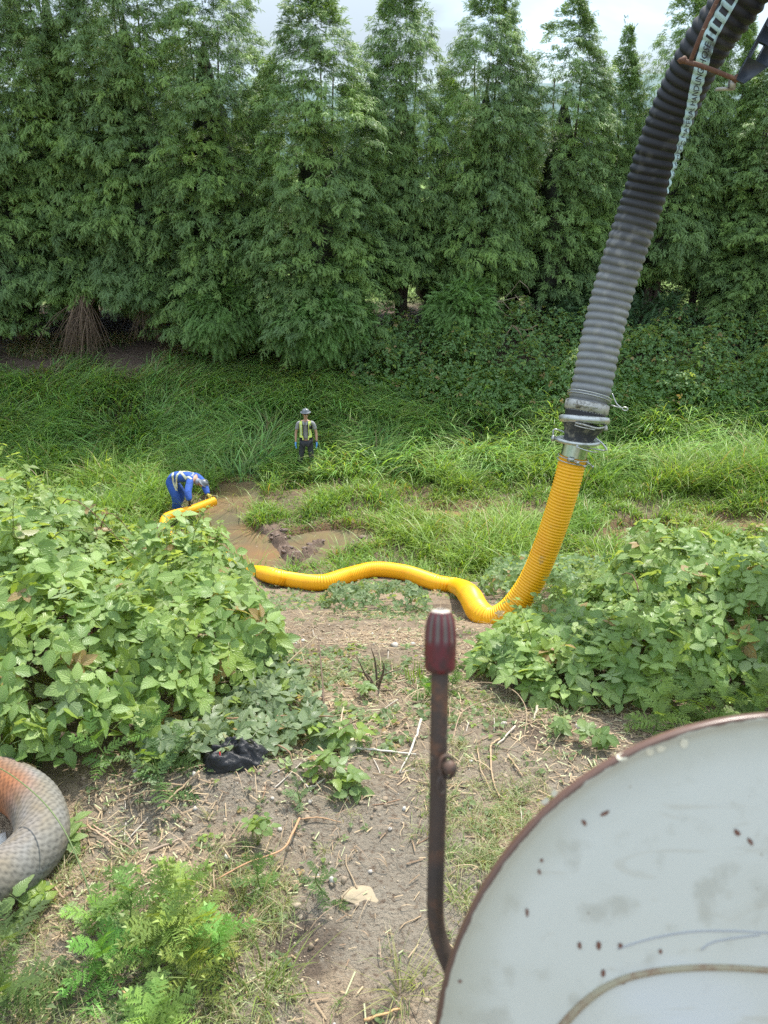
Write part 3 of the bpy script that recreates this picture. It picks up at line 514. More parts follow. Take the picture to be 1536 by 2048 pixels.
def compound(n, rows, seed, W=.36):
    r = random.Random(seed); V = []; F4 = []; F3 = []; S = []; U = []; off = 0
    an = {3: [0, 1.25, -1.25], 5: [0, 1.0, -1.0, 2.0, -2.0], 1: [0]}[n]
    for k, a in enumerate(an):
        L_ = 1.0 if k == 0 else .86 - .1 * (k > 2); a += r.uniform(-.12, .12)
        x0 = .32 if k == 0 else .06; v, f4, f3, s, u = leaflet(L_, W * r.uniform(.9, 1.08), rows, r.uniform(.05, .22), r.uniform(.02, .32), x0 * math.cos(a) if k == 0 else .05 * math.cos(a), .05 * math.sin(a), a, r.uniform(-.3, .3))
        v = v + [0, 0, r.uniform(-.03, .03) * k]; V.append(v); F4.append(f4 + off); F3.append(f3 + off); S.append(s); U.append(u); off += len(v)
    # petiolule and stalk
    v = np.array([(-.5, .012, -.14), (-.5, -.012, -.14), (.36, -.01, .0), (.36, .01, .0)]); V.append(v); F4.append(np.array([[0, 1, 2, 3]]) + off); S.append(np.full(4, .2)); U.append(np.zeros((4, 2)))
    V = np.vstack(V); return (V, [np.vstack(F4), np.vstack(F3)], np.concatenate(S), np.vstack(U))
CP_HI = [compound(3, 9, 1), compound(3, 9, 2), compound(5, 9, 3), compound(3, 9, 4), compound(5, 9, 5, .33)]
CP_LO = [compound(3, 3, 11), compound(3, 3, 12), compound(1, 3, 13, .42)]
def leafmass(pos, nrmv, size, tm, r, c_lo, c_hi, young=.08, pale=.0):
    out = []; w = r.integers(0, len(tm), len(pos))
    for k, T in enumerate(tm):
        m = w == k; n = m.sum(); 
        if not n: continue
        az_ = r.uniform(0, 6.28, n); d = np.stack([np.cos(az_), np.sin(az_), r.normal(-.15, .3, n)], 1); nv = nrmv[m]; d = nrm(d - nv * (d * nv).sum(1, keepdims=True) * .8); s_ = nrm(np.cross(nv, d)); B = np.stack([d, s_, np.cross(d, s_)], -1)
        q = r.random((n, 1)) ** 1.3; c = np.array(c_lo) * (1 - q) + np.array(c_hi) * q; yg = r.random(n) < young; c[yg] = np.array([.17, .25, .035]) * (.8 + .4 * r.random((yg.sum(), 1)))
        dd_ = r.random(n) < .025; c[dd_] = [.30, .20, .09]; pl = r.random(n) < pale; B[pl, :, 1:] *= -1
        out.append(scatter(T, pos[m], B, size[m], (c, c * 1.28)))
    return out
def thicket(poly, n, hmax, seed, size, tm, edge=.8, c_lo=(.11, .20, .045), c_hi=(.27, .38, .12), young=.08, pale=.03, canes=60, hf=None, name='bramble_thicket', fine=1.0, side_y=-1):
    r = np.random.default_rng(seed); P_ = np.array(poly); x = r.uniform(P_[:, 0].min(), P_[:, 0].max(), n * 6); y = r.uniform(P_[:, 1].min(), P_[:, 1].max(), n * 6); k = inpoly(x, y, poly); x = x[k][:n]; y = y[k][:n]; n = len(x)
    def top(x, y):
        d = dpoly(x, y, poly); hh = hmax * (1 - (1 - np.clip(d / edge, 0, 1)) ** 2) ** .5 * (.30 + 1.4 * fbm(x * 1.5 * fine, y * 1.5 * fine, seed, 4)); return (hh * hf(x, y) if hf else hh) + .06
    tp = top(x, y); u = np.clip(1.04 - np.abs(r.normal(0, .25, n)), .05, 1.15); z = gz(x, y) + tp * u
    e = .15; gxn = (top(x + e, y) - top(x - e, y)) / (2 * e); gyn = (top(x, y + e) - top(x, y - e)) / (2 * e); nv = nrm(np.stack([-gxn * .6, -gyn * .6 + .1 * side_y, np.ones(n)], 1) + r.normal(0, .38, (n, 3)))
    o = mk(name, leafmass(np.stack([x, y, z], 1), nv, size * (.62 + .6 * r.random(n)), tm, r, c_lo, c_hi, young, pale), mLEAF, kind='stuff'); st = []
    for q in range(canes):
        k = r.integers(n); a = np.array([x[k], y[k], gz(x[k:k + 1], y[k:k + 1])[0]]); an = r.random() * 6.28; l = .5 + .9 * r.random(); b = a + (l * .4 * math.cos(an), l * .4 * math.sin(an), tp[k] * .98); c_ = a + (l * math.cos(an), l * math.sin(an), 0); c_[2] = g1(c_[0], c_[1]) + tp[k] * .6
        if not inpoly(c_[:1], c_[1:2], poly)[0] or dpoly(c_[:1], c_[1:2], poly)[0] < .5: continue
        cc = np.array([.22, .27, .09]) if r.random() < .6 else np.array([.22, .12, .08]); pp = catmull([a, b, c_], 6); st.append(tube(pp, np.linspace(.006, .002, len(pp)) * (size / .1) ** .5, 5, col=cc, caps=False))
    if st: mk('cane', st, mWEED, o, kind='stuff')
    return o
LEFT = [(-2.6, 2.85), (-1.75, 2.85), (-1.15, 3.15), (-.75, 3.75), (-.62, 4.3), (-.85, 5.0), (-1.1, 6.0), (-1.5, 6.4), (-2.15, 7.1), (-3.3, 8.0), (-7.5, 8.6), (-7.5, 3.4), (-3.5, 3.0)]
hfL = lambda x, y: .62 + .34 * ss(3.1, 4.4, y) - .5 * ss(5.0, 8.0, y)
tl_ = thicket(LEFT, 9800, .90, 601, .105, CP_HI, .6, hf=hfL, canes=130, young=.15, pale=.05)
RIGHT = [(.62, 4.35), (.72, 3.8), (1.25, 3.6), (2.2, 3.75), (3.4, 3.7), (6.8, 4.2), (6.8, 7.6), (3.4, 8.0), (2.1, 7.2), (1.62, 6.5), (1.28, 5.8), (1.0, 5.2), (.72, 4.9)]
hfR = lambda x, y: (.34 + .5 * ss(.9, 2.3, x)) * (.95 - .45 * ss(4.8, 7, y))
tr_ = thicket(RIGHT, 7600, .95, 602, .105, CP_HI, .8, hf=hfR, canes=110, young=.07, pale=.03)
BEHIND = [(1.35, 7.3), (2.2, 7.6), (3.5, 8.3), (4.2, 9.6), (3.2, 10.6), (1.7, 10.4), (1.3, 9.2)]
thicket(BEHIND, 1500, .38, 603, .085, CP_LO, .5, canes=20, c_lo=(.08, .16, .05), c_hi=(.16, .25, .09))
FARR = [(-1.6, 25.0), (.3, 23.8), (2.4, 22.9), (5.5, 22.6), (9, 22.9), (16, 22.8), (16, 27.4), (9, 27.2), (4, 27.4), (1.5, 27.4), (-.2, 26.6)]
thicket(FARR, 15000, 1.55, 604, .115, CP_LO, 1.2, canes=0, c_lo=(.065, .155, .045), c_hi=(.14, .25, .08), young=.06, pale=.02, name='dark_bramble_thicket')
SEEDL = [(-.7, 6.8), (-.35, 6.3), (.4, 6.5), (.5, 7.2), (.3, 8.2), (-.2, 8.8), (-.7, 8.2)]
thicket(SEEDL, 330, .22, 605, .06, CP_HI, .3, canes=14, c_lo=(.06, .12, .04), c_hi=(.13, .19, .08), name='bramble_seedlings')
EDGE = [(-1.05, 4.6), (-.6, 4.2), (-.35, 3.6), (-.3, 3.2), (-.6, 3.05), (-1.2, 2.9), (-1.2, 3.3), (-.8, 3.8)]
thicket(EDGE, 420, .13, 606, .075, CP_HI, .25, canes=10, c_lo=(.07, .12, .05), c_hi=(.17, .22, .12), pale=.2, name='wilted_bramble')
# small green carpet weeds over the soil
def carpet(n, fn, x0, x1, y0, y1, seed, size):
    x, y, r = sample(n, x0, x1, y0, y1, fn, seed); nv = nrm(np.array([0, 0, 1.]) + r.normal(0, .3, (len(x), 3)))
    return leafmass(np.stack([x, y, gz(x, y) + .005 + .02 * r.random(len(x))], 1), nv, size * (.5 + r.random(len(x))), CP_LO, r, (.07, .12, .04), (.17, .23, .10), .1, .1)
fc = lambda x, y: ss(.5, .64, fbm(x * 1.9, y * 1.9, 111, 4)) * (1 - .6 * ss(.9, .3, np.abs(x - .15)) * ss(3.0, 3.3, y) * ss(5.4, 5.0, y))
mk('ground_weeds', carpet(5200, fc, -2.2, 2.4, 1.5, 6.4, 607, .022) + carpet(9000, lambda x, y: ss(.42, .6, fbm(x * 1.1, y * 1.1, 112, 3)), -3.5, 5, 6, 13.5, 608, .045), mLEAF, kind='stuff')

mk('cut_leaves', carpet(1500, lambda x, y: ss(.40, .58, fbm(x * 2.3, y * 2.3, 114, 3)) * ss(.5, -.1, x), -1.2, .5, 2.9, 5.0, 609, .038) + carpet(700, lambda x, y: ss(.5, .6, fbm(x * 2.3, y * 2.3, 115, 3)) + 0 * x, .3, 2.4, 2.6, 4.6, 610, .03), mLEAF, kind='stuff')
# ------------------------------------------------------------------ single weeds near the camera
def pinnate(seed):
    R_ = random.Random(seed); V = []; F = []; S = []
    def tri(a, b, c, s): k = len(V); V.extend([a, b, c]); F.append([k, k + 1, k + 2]); S.extend(s)
    zc = lambda x: .10 * x - .45 * x * x
    for k in range(8):
        tx0 = .09 + .108 * k; l0 = .27 * math.sin(math.pi * min(1, .22 + tx0 * .78)) ** .8 + .03
        for sg in (-1, 1):
            tx = tx0 + R_.uniform(-.03, .03); ln = l0 * R_.uniform(.7, 1.2); an_ = R_.uniform(.45, .95); ex, ey = tx + ln * an_, sg * ln; mx, my = tx + ln * .31, sg * ln * .5; z0 = zc(tx); z1 = zc(ex) + R_.uniform(-.35, .25) * ln; zm = (z0 + z1) / 2 + .02
            tri((tx - .04, 0, z0), (tx + .05, 0, z0), (ex, ey, z1), (.2, .2, 1))
            for q in (.25, .45, .65, .82):
                bx, by, bz = tx + ln * an_ * q, sg * ln * q, z0 + (z1 - z0) * q + .006; l2 = .12 * (1 - .4 * q)
                tri((bx - .03, by, bz), (bx + .035, by, bz), (bx + l2, by + sg * l2 * .12, bz), (.3, .3, .8)); tri((bx - .028, by, bz), (bx + .028, by, bz), (bx - l2 * .25, by + sg * l2 * .8, bz + .004), (.3, .3, .8))
    tri((0, -.008, 0), (0, .008, 0), (.95, 0, zc(.95)), (.4, .4, .9)); tri((.9, -.05, zc(.9)), (.9, .05, zc(.9)), (1.03, 0, zc(1.03)), (.5, .5, 1))
    return (np.array(V), np.array(F), np.array(S), None)
PINS = [pinnate(k) for k in range(5)]
def fern_weed(px, py, h, ll, n, seed, label, group=None, tint=(.07, .15, .03), lean=(0, 0), pos=None, stems=1):
    r = np.random.default_rng(seed); p = G(px, py) if pos is None else pos; root = empty('fern_leaved_weed', p, label=label, cat='weed', group=group); pos_, D, UPs, sz, st = [], [], [], [], []
    for s_ in range(stems):
        b = np.array([r.normal(0, .03 * (stems > 1)), r.normal(0, .03 * (stems > 1)), 0]); tipv = b + (lean[0] + r.normal(0, .06), lean[1] + r.normal(0, .06), h * r.uniform(.75, 1.05)); cv = catmull([b - (0, 0, .02), (b + tipv) / 2 + r.normal(0, .015, 3), tipv], 8); st.append(tube(cv, np.linspace(.004, .0018, len(cv)), 5, col=np.array([.15, .22, .06]), caps=False))
        m_ = n // stems
        for k in range(m_):
            f = (k + .3) / m_; q = cv[int(f ** .8 * (len(cv) - 1))]; a = 2.4 * k + r.normal(0, .3) + s_; el_ = .15 + 1.0 * f + r.normal(0, .15); pos_.append(q); D.append((math.cos(a) * math.cos(el_), math.sin(a) * math.cos(el_), math.sin(el_))); UPs.append((-math.cos(a) * math.sin(el_) + r.normal(0, .15), -math.sin(a) * math.sin(el_) + r.normal(0, .15), math.cos(el_))); sz.append(ll * (1 - .45 * f) * r.uniform(.75, 1.1))
    N = len(pos_); D = nrm(np.array(D)); UPs = np.array(UPs); s_ = nrm(np.cross(UPs, D)); B = np.stack([D, s_, np.cross(D, s_)], -1); c = np.array(tint) * r.uniform(.65, 1.4, (N, 1))
    mk('leaf', [scatter(PINS[q_], np.array(pos_)[q_::5], B[q_::5], np.array(sz)[q_::5], (c[q_::5], c[q_::5] * np.array([1.6, 1.4, 1.3]))) for q_ in range(5) if q_ < N], mWEED, root, kind=None); mk('stem', st, mWEED, root)
    return root
def shoots(parent, poly, n, seed, size, colr=(.18, .26, .06)):
    r = np.random.default_rng(seed); P_ = np.array(poly); pos, nv, sz, st = [], [], [], []
    base = np.empty(len(parent.data.vertices) * 3, np.float32); parent.data.vertices.foreach_get('co', base); base = base.reshape(-1, 3)[::211].astype(float); base = base[dpoly(base[:, 0], base[:, 1], poly) > .15]
    for q in range(n):
        b = base[r.integers(len(base))]; a = r.uniform(0, 6.28); l = r.uniform(.22, .55); top = b + (l * .5 * math.cos(a), l * .5 * math.sin(a), l * .75); pp = catmull([b - (0, 0, .25), b, (b + top) / 2 + (0, 0, .06), top], 5); st.append(tube(pp, np.linspace(.0035, .0015, len(pp)), 5, col=np.array([.24, .28, .10]), caps=False))
        m_ = r.integers(6, 10)
        for k in range(m_):
            f = (k + .4) / m_; w = pp[int((.3 + .7 * f) * (len(pp) - 1))]; an = 2.4 * k + a; off = size * (1 - .6 * f) * .6; pos.append(w + (off * math.cos(an), off * math.sin(an), .01)); nv.append((.35 * math.cos(an) + r.normal(0, .2), .35 * math.sin(an) + r.normal(0, .2), 1.)); sz.append(size * (1.05 - .65 * f))
    c = np.array(colr); mk('shoot', leafmass(np.array(pos), nrm(np.array(nv)), np.array(sz), CP_HI, r, c * .75, c * 1.2, .35, .02), mLEAF, parent, kind='stuff'); mk('shoot_stem', st, mWEED, parent, kind='stuff')
for o_, pl_, n_q, sd_ in ((tl_, LEFT, 170, 651), (tr_, RIGHT, 140, 652)): shoots(o_, pl_, n_q, sd_, .085)
GF = 'feathery weeds crowding the bottom left corner'; LF = 'feathery fern-leaved weed in the dense clump at the bottom left, right of the coiled hose'
for k, (a, b, hh, ll, n) in enumerate([(250, 1885, .22, .22, 16), (330, 1880, .26, .24, 18), (410, 1860, .24, .22, 16), (210, 1960, .16, .2, 14), (300, 1965, .2, .22, 16), (370, 1990, .18, .2, 14), (440, 1935, .16, .18, 14), (165, 1850, .16, .17, 10), (480, 1900, .13, .16, 12), (250, 2040, .15, .2, 14), (350, 2060, .16, .2, 14)]):
    fern_weed(a, b, hh, ll, n, 700 + k, LF, GF, tint=(.145 + .03 * (k % 3), .25 + .02 * (k % 4), .08), stems=1 + (k < 3))
fern_weed(20, 2000, .12, .24, 13, 720, 'feathery weed cut off by the bottom left corner of the photo', tint=(.09, .15, .05)); fern_weed(40, 1890, .10, .2, 9, 721, 'feathery weed with greyish leaves below the coiled hose', tint=(.10, .16, .06))
fern_weed(530, 1790, .16, .14, 10, 722, 'upright feathery weed beside the long orange-brown bent twig', tint=(.10, .19, .05)); fern_weed(665, 1800, .26, .10, 9, 723, 'thin-stemmed weed with sparse leaves, right of the bent twig', tint=(.07, .13, .04))
fern_weed(605, 1610, .14, .09, 10, 724, 'small grey-green weed alone on bare soil above the bent twig', tint=(.13, .20, .10)); fern_weed(345, 1565, .22, .19, 16, 725, 'ferny weed under the brambles just left of the black plastic bag', tint=(.08, .15, .05), stems=2)
fern_weed(260, 1540, .3, .2, 14, 726, 'ferny weed growing out of the bramble edge above the coiled hose', tint=(.085, .17, .04), stems=2)
fern_weed(845, 1400, .16, .15, 12, 727, 'bright ferny weed just left of the rusty lever', tint=(.09, .19, .03)); fern_weed(905, 1395, .16, .14, 10, 728, 'bright ferny weed just right of the rusty lever', tint=(.09, .18, .03))
for k, (a, b, lab) in enumerate([(1290, 1465, 'leafy feathery weed above the rusty rim, nearest the middle of the photo'), (1350, 1440, 'feathery weed at the bramble edge, second from the middle of the row'), (1420, 1450, 'feathery weed behind the disc rim, third along the row'), (1500, 1440, 'feathery weed behind the disc rim at the right border'), (1380, 1385, 'taller feathery weed rising from the right brambles behind the row'), (1480, 1360, 'tall bright feathery weed standing among brambles at the right border')]):
    fern_weed(a, b, .26, .19, 18, 740 + k, lab, 'feathery weeds behind the white disc', tint=(.15, .235, .06), stems=2)
for k, (a, b, sz_, lab) in enumerate([(700, 1500, .09, 'small bramble shoot with pale green leaves beside the pale rock'), (655, 1560, .08, 'low bramble sprig on straw right of the black plastic bag'), (690, 1590, .085, 'small bramble sprig with curled leaves, below the pale rock'), (160, 1690, .10, 'bramble sprig touching the right side of the coiled hose'), (60, 1815, .09, 'bramble seedling directly below the coiled hose'), (515, 1690, .05, 'tiny light green seedling on bare soil near the orange-brown twig'), (1130, 1470, .07, 'bramble seedling in the soil in front of the right brambles'), (1190, 1490, .08, 'broad-leaved seedling just above the rusty rim'), (735, 1400, .07, 'cut bramble leaves lying in the middle of the bare path')]):
    r = np.random.default_rng(800 + k); p = G(a, b); root = empty('bramble_sprig', p, label=lab, cat='sprig'); n = 5 + k % 3; an = r.uniform(0, 6.28, n); hh = .03 + .09 * r.random(n); pp = np.stack([np.cos(an) * .05, np.sin(an) * .05, hh], 1)
    nv = nrm(np.stack([np.cos(an) * .3, np.sin(an) * .3 - .15, np.ones(n)], 1)); q = r.random((n, 1)); mk('leaf', leafmass(pp, nv, np.full(n, sz_) * r.uniform(.7, 1.1, n), CP_HI, r, (.09, .16, .04), (.17, .25, .08), .15, .1), mLEAF, root)
    mk('stem', [tube(catmull([(0, 0, -.01), pp[i] * .5, pp[i]], 4), .0018, 5, col=np.array([.2, .25, .08]), caps=False) for i in range(n)], mWEED, root)
def tuft(px, py, n, h, w, seed, label, tint=(.10, .17, .045), spread=.04, reach=.5, pos=None):
    r = np.random.default_rng(seed); p = G(px, py) if pos is None else pos; a = r.uniform(0, 6.28, n); rr = spread * np.sqrt(r.random(n)); c0 = np.array(tint) * r.uniform(.7, 1.3, (n, 1))
    mk('grass_tuft', [blades(p + np.stack([np.cos(a) * rr, np.sin(a) * rr, np.zeros(n) - .01], 1), h * r.uniform(.55, 1.1, n), w * r.uniform(.7, 1.2, n), a + r.normal(0, .6, n), .1 + .35 * r.random(n), reach * r.uniform(.3, 1.2, n), c0, c0 * np.array([1.9, 1.6, 1.5]), 7, seed=seed)], mGRASS, label=label, cat='grass tuft')
tuft(45, 1545, 60, .42, .009, 851, 'tall blue-green grass tuft above the coiled hose', (.10, .17, .08), .09)
tuft(8, 1520, 30, .30, .008, 852, 'paler grass tuft cut by the left border above the hose', (.14, .2, .06), .07)
tuft(830, 1360, 34, .20, .006, 853, 'upright bright grass tuft left of the red knob', (.12, .22, .04), .06, .3)
tuft(40, 2040, 30, .18, .004, 854, 'thin pale grass fan flat on grey soil below the lever', (.22, .25, .11), .03, 1.6, pos=G(800, 1990)); tuft(0, 0, 26, .12, .004, 855, 'light green grass clump beside the bottom of the lever', (.17, .26, .06), .04, 1.0, pos=G(915, 1795)); tuft(0, 0, 24, .10, .004, 856, 'small grass clump at the edge of the disc, low down', (.2, .26, .07), .04, 1.1, pos=G(845, 1965))
tuft(0, 0, 26, .28, .006, 857, 'loose grass clump at the bottom border, right of the feathery weeds', (.13, .2, .05), .10, 1.0, pos=G(520, 1990)); tuft(0, 0, 26, .22, .005, 858, 'dry mixed grass clump beside the lower end of the bent twig', (.2, .22, .08), .09, .9, pos=G(480, 1830))
tuft(0, 0, 30, .55, .010, 859, 'upright yellow green grass standing in brambles left of the bending worker', (.12, .2, .03), .15, .45, pos=atY(300, 1010, 16.6) * [1, 1, 0] + [0, 0, g1(-5.5, 16.6)])
# loose arching stems in front of the coiled hose
a = [G(215, 1890, .03), G(150, 1760, .28), G(60, 1680, .36), G(-40, 1610, .30)]; pp = catmull(a, 8); mk('grass_stalk', [tube(pp, np.linspace(.0035, .002, len(pp)), 5, col=np.array([.2, .27, .11]))], mWEED, label='single long grass stalk arching across the coiled hose', cat='grass stalk')
# ------------------------------------------------------------------ debris on the soil
def stick(pts, r0, colr, label=None, r1=None, group=None, lift=.006, name='stick', seed=0, jit=.004, ends=None):
    w = [G(q[0], q[1], (q[2] if len(q) > 2 else 0) + lift + r0 * .6) for q in pts]; pp = catmull(w, 6); rr = np.random.default_rng(seed + 5); pp[1:-1] += rr.normal(0, jit, (len(pp) - 2, 3)) * .5
    pp[:, 2] = np.maximum(pp[:, 2], gz(pp[:, 0], pp[:, 1]) + r0 * .5)
    rad = np.linspace(r0, r0 * .6 if r1 is None else r1, len(pp)) * (1 + .12 * rr.normal(0, 1, len(pp)))
    return mk(name, [tube(pp, rad, 7, col=np.array(colr))], mTWIG, label=label, cat='stick', group=group, smooth=True)
TAN = (.42, .30, .18); BRN = (.27, .165, .10); GRYW = (.50, .45, .38); DKB = (.12, .08, .055)
stick([(350, 1476, .10), (470, 1476, .12), (560, 1470, .12), (668, 1466, .10)], .0065, BRN, 'long reddish brown bramble cane lying above the black plastic bag')
stick([(648, 1412, 0), (644, 1365, .09), (638, 1318, .2)], .0065, DKB, 'dark broken stalk standing upright at the edge of the left brambles', jit=.001)
stick([(520, 1408, .06), (580, 1362, .14), (640, 1318, .2)], .006, (.30, .25, .15), 'leaning cane resting against the dark upright stalk', jit=.001)
stick([(600, 1650, .03), (585, 1690, .05), (565, 1735, .09), (500, 1765, .1), (435, 1792, .08)], .0055, (.46, .26, .14), 'long orange-brown twig with a sharp bend above the feathery weeds', jit=.001)
stick([(602, 1648, .02), (640, 1642, .01), (682, 1648, 0)], .004, (.44, .27, .15), 'short orange twig end lying flat beside the bent twig', jit=.001)
stick([(688, 1440, .08), (668, 1500, .03), (600, 1565, 0)], .0045, (.48, .37, .24), 'thin pale twig sloping down past the left side of the pale rock')
stick([(842, 1448, .02), (828, 1495, .02), (800, 1548, 0)], .009, GRYW, 'flattened weathered stick left of the lever', r1=.004)
stick([(690, 1502, .01), (760, 1508, .015), (832, 1512, 0)], .007, (.58, .54, .47), 'grey-white split stick under the pale rock')
stick([(895, 1392, .03), (960, 1388, .08), (1020, 1408, .10), (1050, 1440, .07), (1048, 1480, 0)], .004, (.34, .25, .16), 'thin root arching in a half circle right of the lever', jit=.001)
stick([(905, 1485, 0), (925, 1440, .05), (985, 1408, .04)], .004, (.34, .24, .16), 'curved thin root inside the arching root', jit=.001)
stick([(1108, 1340, .12), (1098, 1368, .07), (1086, 1398, .02)], .010, (.13, .11, .09), 'dark knotted stub sticking out of the right brambles', r1=.012)
stick([(1078, 1402, .02), (1068, 1442, 0)], .010, (.44, .38, .29), 'short pale stub below the dark knotted stub')
stick([(1030, 1458, .01), (992, 1496, 0)], .0065, (.55, .48, .38), 'short straight pale stick right of the lever')
stick([(1000, 1480, 0), (982, 1500, .012), (984, 1555, .01), (1000, 1602, 0)], .0055, TAN, 'long tan stick with a bent top right of the lever clip')
stick([(955, 1500, 0), (962, 1545, .01), (985, 1590, 0)], .004, TAN, 'thin tan stick lying beside the long bent one')
stick([(1015, 1512, 0), (1045, 1556, 0)], .006, TAN, 'short slanting tan stick nearest the rusty rim'); stick([(838, 1568, 0), (935, 1578, 0)], .005, TAN, 'level tan stick passing behind the lever below its clip')
stick([(178, 1662, .02), (225, 1700, .03), (252, 1722, 0)], .0055, (.44, .3, .2), 'tan twig right of the coiled hose'); stick([(188, 1660, .02), (258, 1700, .01)], .004, (.44, .3, .2), 'second thinner twig just above the tan one by the hose')
stick([(60, 1752, .02), (100, 1775, .02), (130, 1805, .01)], .007, (.40, .28, .18), 'brown stick coming out beneath the coiled hose'); stick([(298, 1708, 0), (366, 1684, .01)], .007, (.36, .27, .2), 'short thick brown stick between hose and bent twig'); stick([(285, 1755, .01), (325, 1782, 0)], .005, (.45, .31, .2), 'short tan twig at the top edge of the feathery weeds')
stick([(400, 1552, .02), (350, 1600, .02), (310, 1628, 0)], .006, (.46, .33, .2), 'tan cane slanting down on the left of the soil mound'); stick([(232, 1588, .01), (300, 1574, .02), (380, 1578, .01)], .005, TAN, 'tan cane along the top of the soil mound'); stick([(240, 1610, .01), (300, 1592, .02), (350, 1590, .01)], .005, TAN, 'tan cane just below the topmost one on the soil mound')
stick([(728, 2048, .01), (800, 2026, .01)], .006, (.55, .33, .15), 'orange stick at the bottom border left of the disc'); stick([(490, 1500, .03), (540, 1504, .05), (578, 1518, .04), (585, 1530, 0)], .005, BRN, 'brown cane curling out to the right of the black plastic bag', jit=.001)
stick([(228, 1960, .02), (262, 2020, .03)], .005, (.5, .33, .17), 'rusty leaf stalk poking through the feathery weeds'); stick([(595, 1470, .03), (650, 1512, .01)], .009, (.45, .35, .22), 'thick pale tan stick left of the pale rock'); stick([(650, 1560, 0), (620, 1580, .01), (600, 1560, .01)], .004, GRYW, 'small crooked grey twig right of the bag')
stick([(118, 1490, .06), (135, 1450, .14), (133, 1405, .2)], .007, (.17, .12, .08), 'dark dry cane standing behind the tall grass tuft', jit=.001)
# stump of dark roots on the path
parts = []; c = G(755, 1375)
for k, (dx, dz, dy) in enumerate([(-.13, .24, .0), (-.04, .28, .03), (.03, .22, -.02), (.15, .13, .02), (-.22, .03, -.05), (.1, .05, -.1), (-.1, .12, -.04), (-.2, .12, .03)]):
    e = c + np.array([dx, dy, dz]); m_ = c + np.array([dx * .35 + .03 * (k % 3 - 1), dy + .02 * (k % 2), dz * (.4 + .15 * (k % 3))]); pp = catmull([c - (0, 0, .03), m_, e], 6); parts.append(tube(pp, np.linspace(.009, .002, len(pp)), 6, col=np.array([.10, .07, .045])))
mk('root_stump', parts, mTWIG, smooth=True, label='dark forked root stump in the middle of the bare path', cat='stump')
# many small short sticks
pr = []; rs = np.random.default_rng(900); base_st = None
for v in range(6):
    l = .5; p = [(-l, 0, .02), (-.2, rs.normal(0, .04), .03), (.2, rs.normal(0, .05), .03), (l, rs.normal(0, .08), .02)]; pp = catmull(p, 4)
    me = mesh_np('stick', [tube(pp, np.linspace(.035, .022, len(pp)), 6, col=np.array([TAN, BRN, GRYW, (.36, .27, .17), (.5, .38, .24), (.28, .2, .14)][v]))], True); me.materials.append(mTWIG); pr.append(me)
cnt = 0
while cnt < 190:
    x = rs.uniform(-1.3, 1.25); y = rs.uniform(2.1, 5.6)
    if inpoly(np.array([x]), np.array([y]), LEFT)[0] or inpoly(np.array([x]), np.array([y]), RIGHT)[0] or (y < 2.7 and rs.random() < .7): continue
    o = bpy.data.objects.new('stick', pr[cnt % 6]); col.objects.link(o); s = rs.uniform(.05, .21); o.location = (x, y, g1(x, y) + .004); o.scale = (s, s * .9, s * .9) if s < .11 else (s, .1, .1); sl_ = (g1(x, y + .1) - g1(x, y - .1)) / .2; o.rotation_euler = (0, -math.atan(sl_) * .0, rs.uniform(0, 6.28)); tag(o, 'short dry stick scattered on the bare soil of the path', 'stick', 'short dry sticks scattered on the path'); cnt += 1
# straw and root litter, too much to count
n = 17000; x, y, r = sample(n, -1.6, 1.7, 1.7, 6.9, lambda x, y: .12 + .9 * ss(.45, .62, fbm(x * 1.7, y * 1.7, 121, 4)), 905); n = len(x); l = .02 + .07 * r.random(n) ** 2; a = r.uniform(0, 6.28, n); w = .0012 + .002 * r.random(n)
z0 = gz(x, y) + .006 + .008 * r.random(n); dx, dy = np.cos(a) * l, np.sin(a) * l; x1 = x + dx; y1_ = y + dy; z1 = gz(x1, y1_) + .006 + .012 * r.random(n); sx, sy = -np.sin(a) * w, np.cos(a) * w
V = np.stack([np.stack([x - sx, y - sy, z0], 1), np.stack([x + sx, y + sy, z0], 1), np.stack([x1 + sx, y1_ + sy, z1], 1), np.stack([x1 - sx, y1_ - sy, z1], 1)], 1).reshape(-1, 3); q = r.random((n, 1)); cc = np.array([.47, .36, .22]) * q + np.array([.20, .13, .08]) * (1 - q); cc[r.random(n) < .2] = [.42, .44, .25]
mk('straw_litter', [(V, (np.arange(n) * 4)[:, None] + np.arange(4), np.repeat(cc, 4, 0), None)], mSTRAW, kind='stuff')
n = 1500; x, y, r = sample(n, -1.5, 1.6, 1.9, 6.9, lambda x, y: .15 + .85 * ss(.45, .6, fbm(x * 1.3, y * 1.3, 123, 3)), 907); n = len(x); q = r.random((n, 1)); cc = np.array([.46, .35, .22]) * q + np.array([.22, .15, .10]) * (1 - q)
mk('root_fibres', [blades(np.stack([x, y, gz(x, y) + .008], 1), .04 + .10 * r.random(n), .003 + .004 * r.random(n), r.uniform(0, 6.28, n), .80 + .15 * r.random(n), .8 + 1.3 * r.random(n), cc, cc, 5, seed=19)], mSTRAW, kind='stuff')
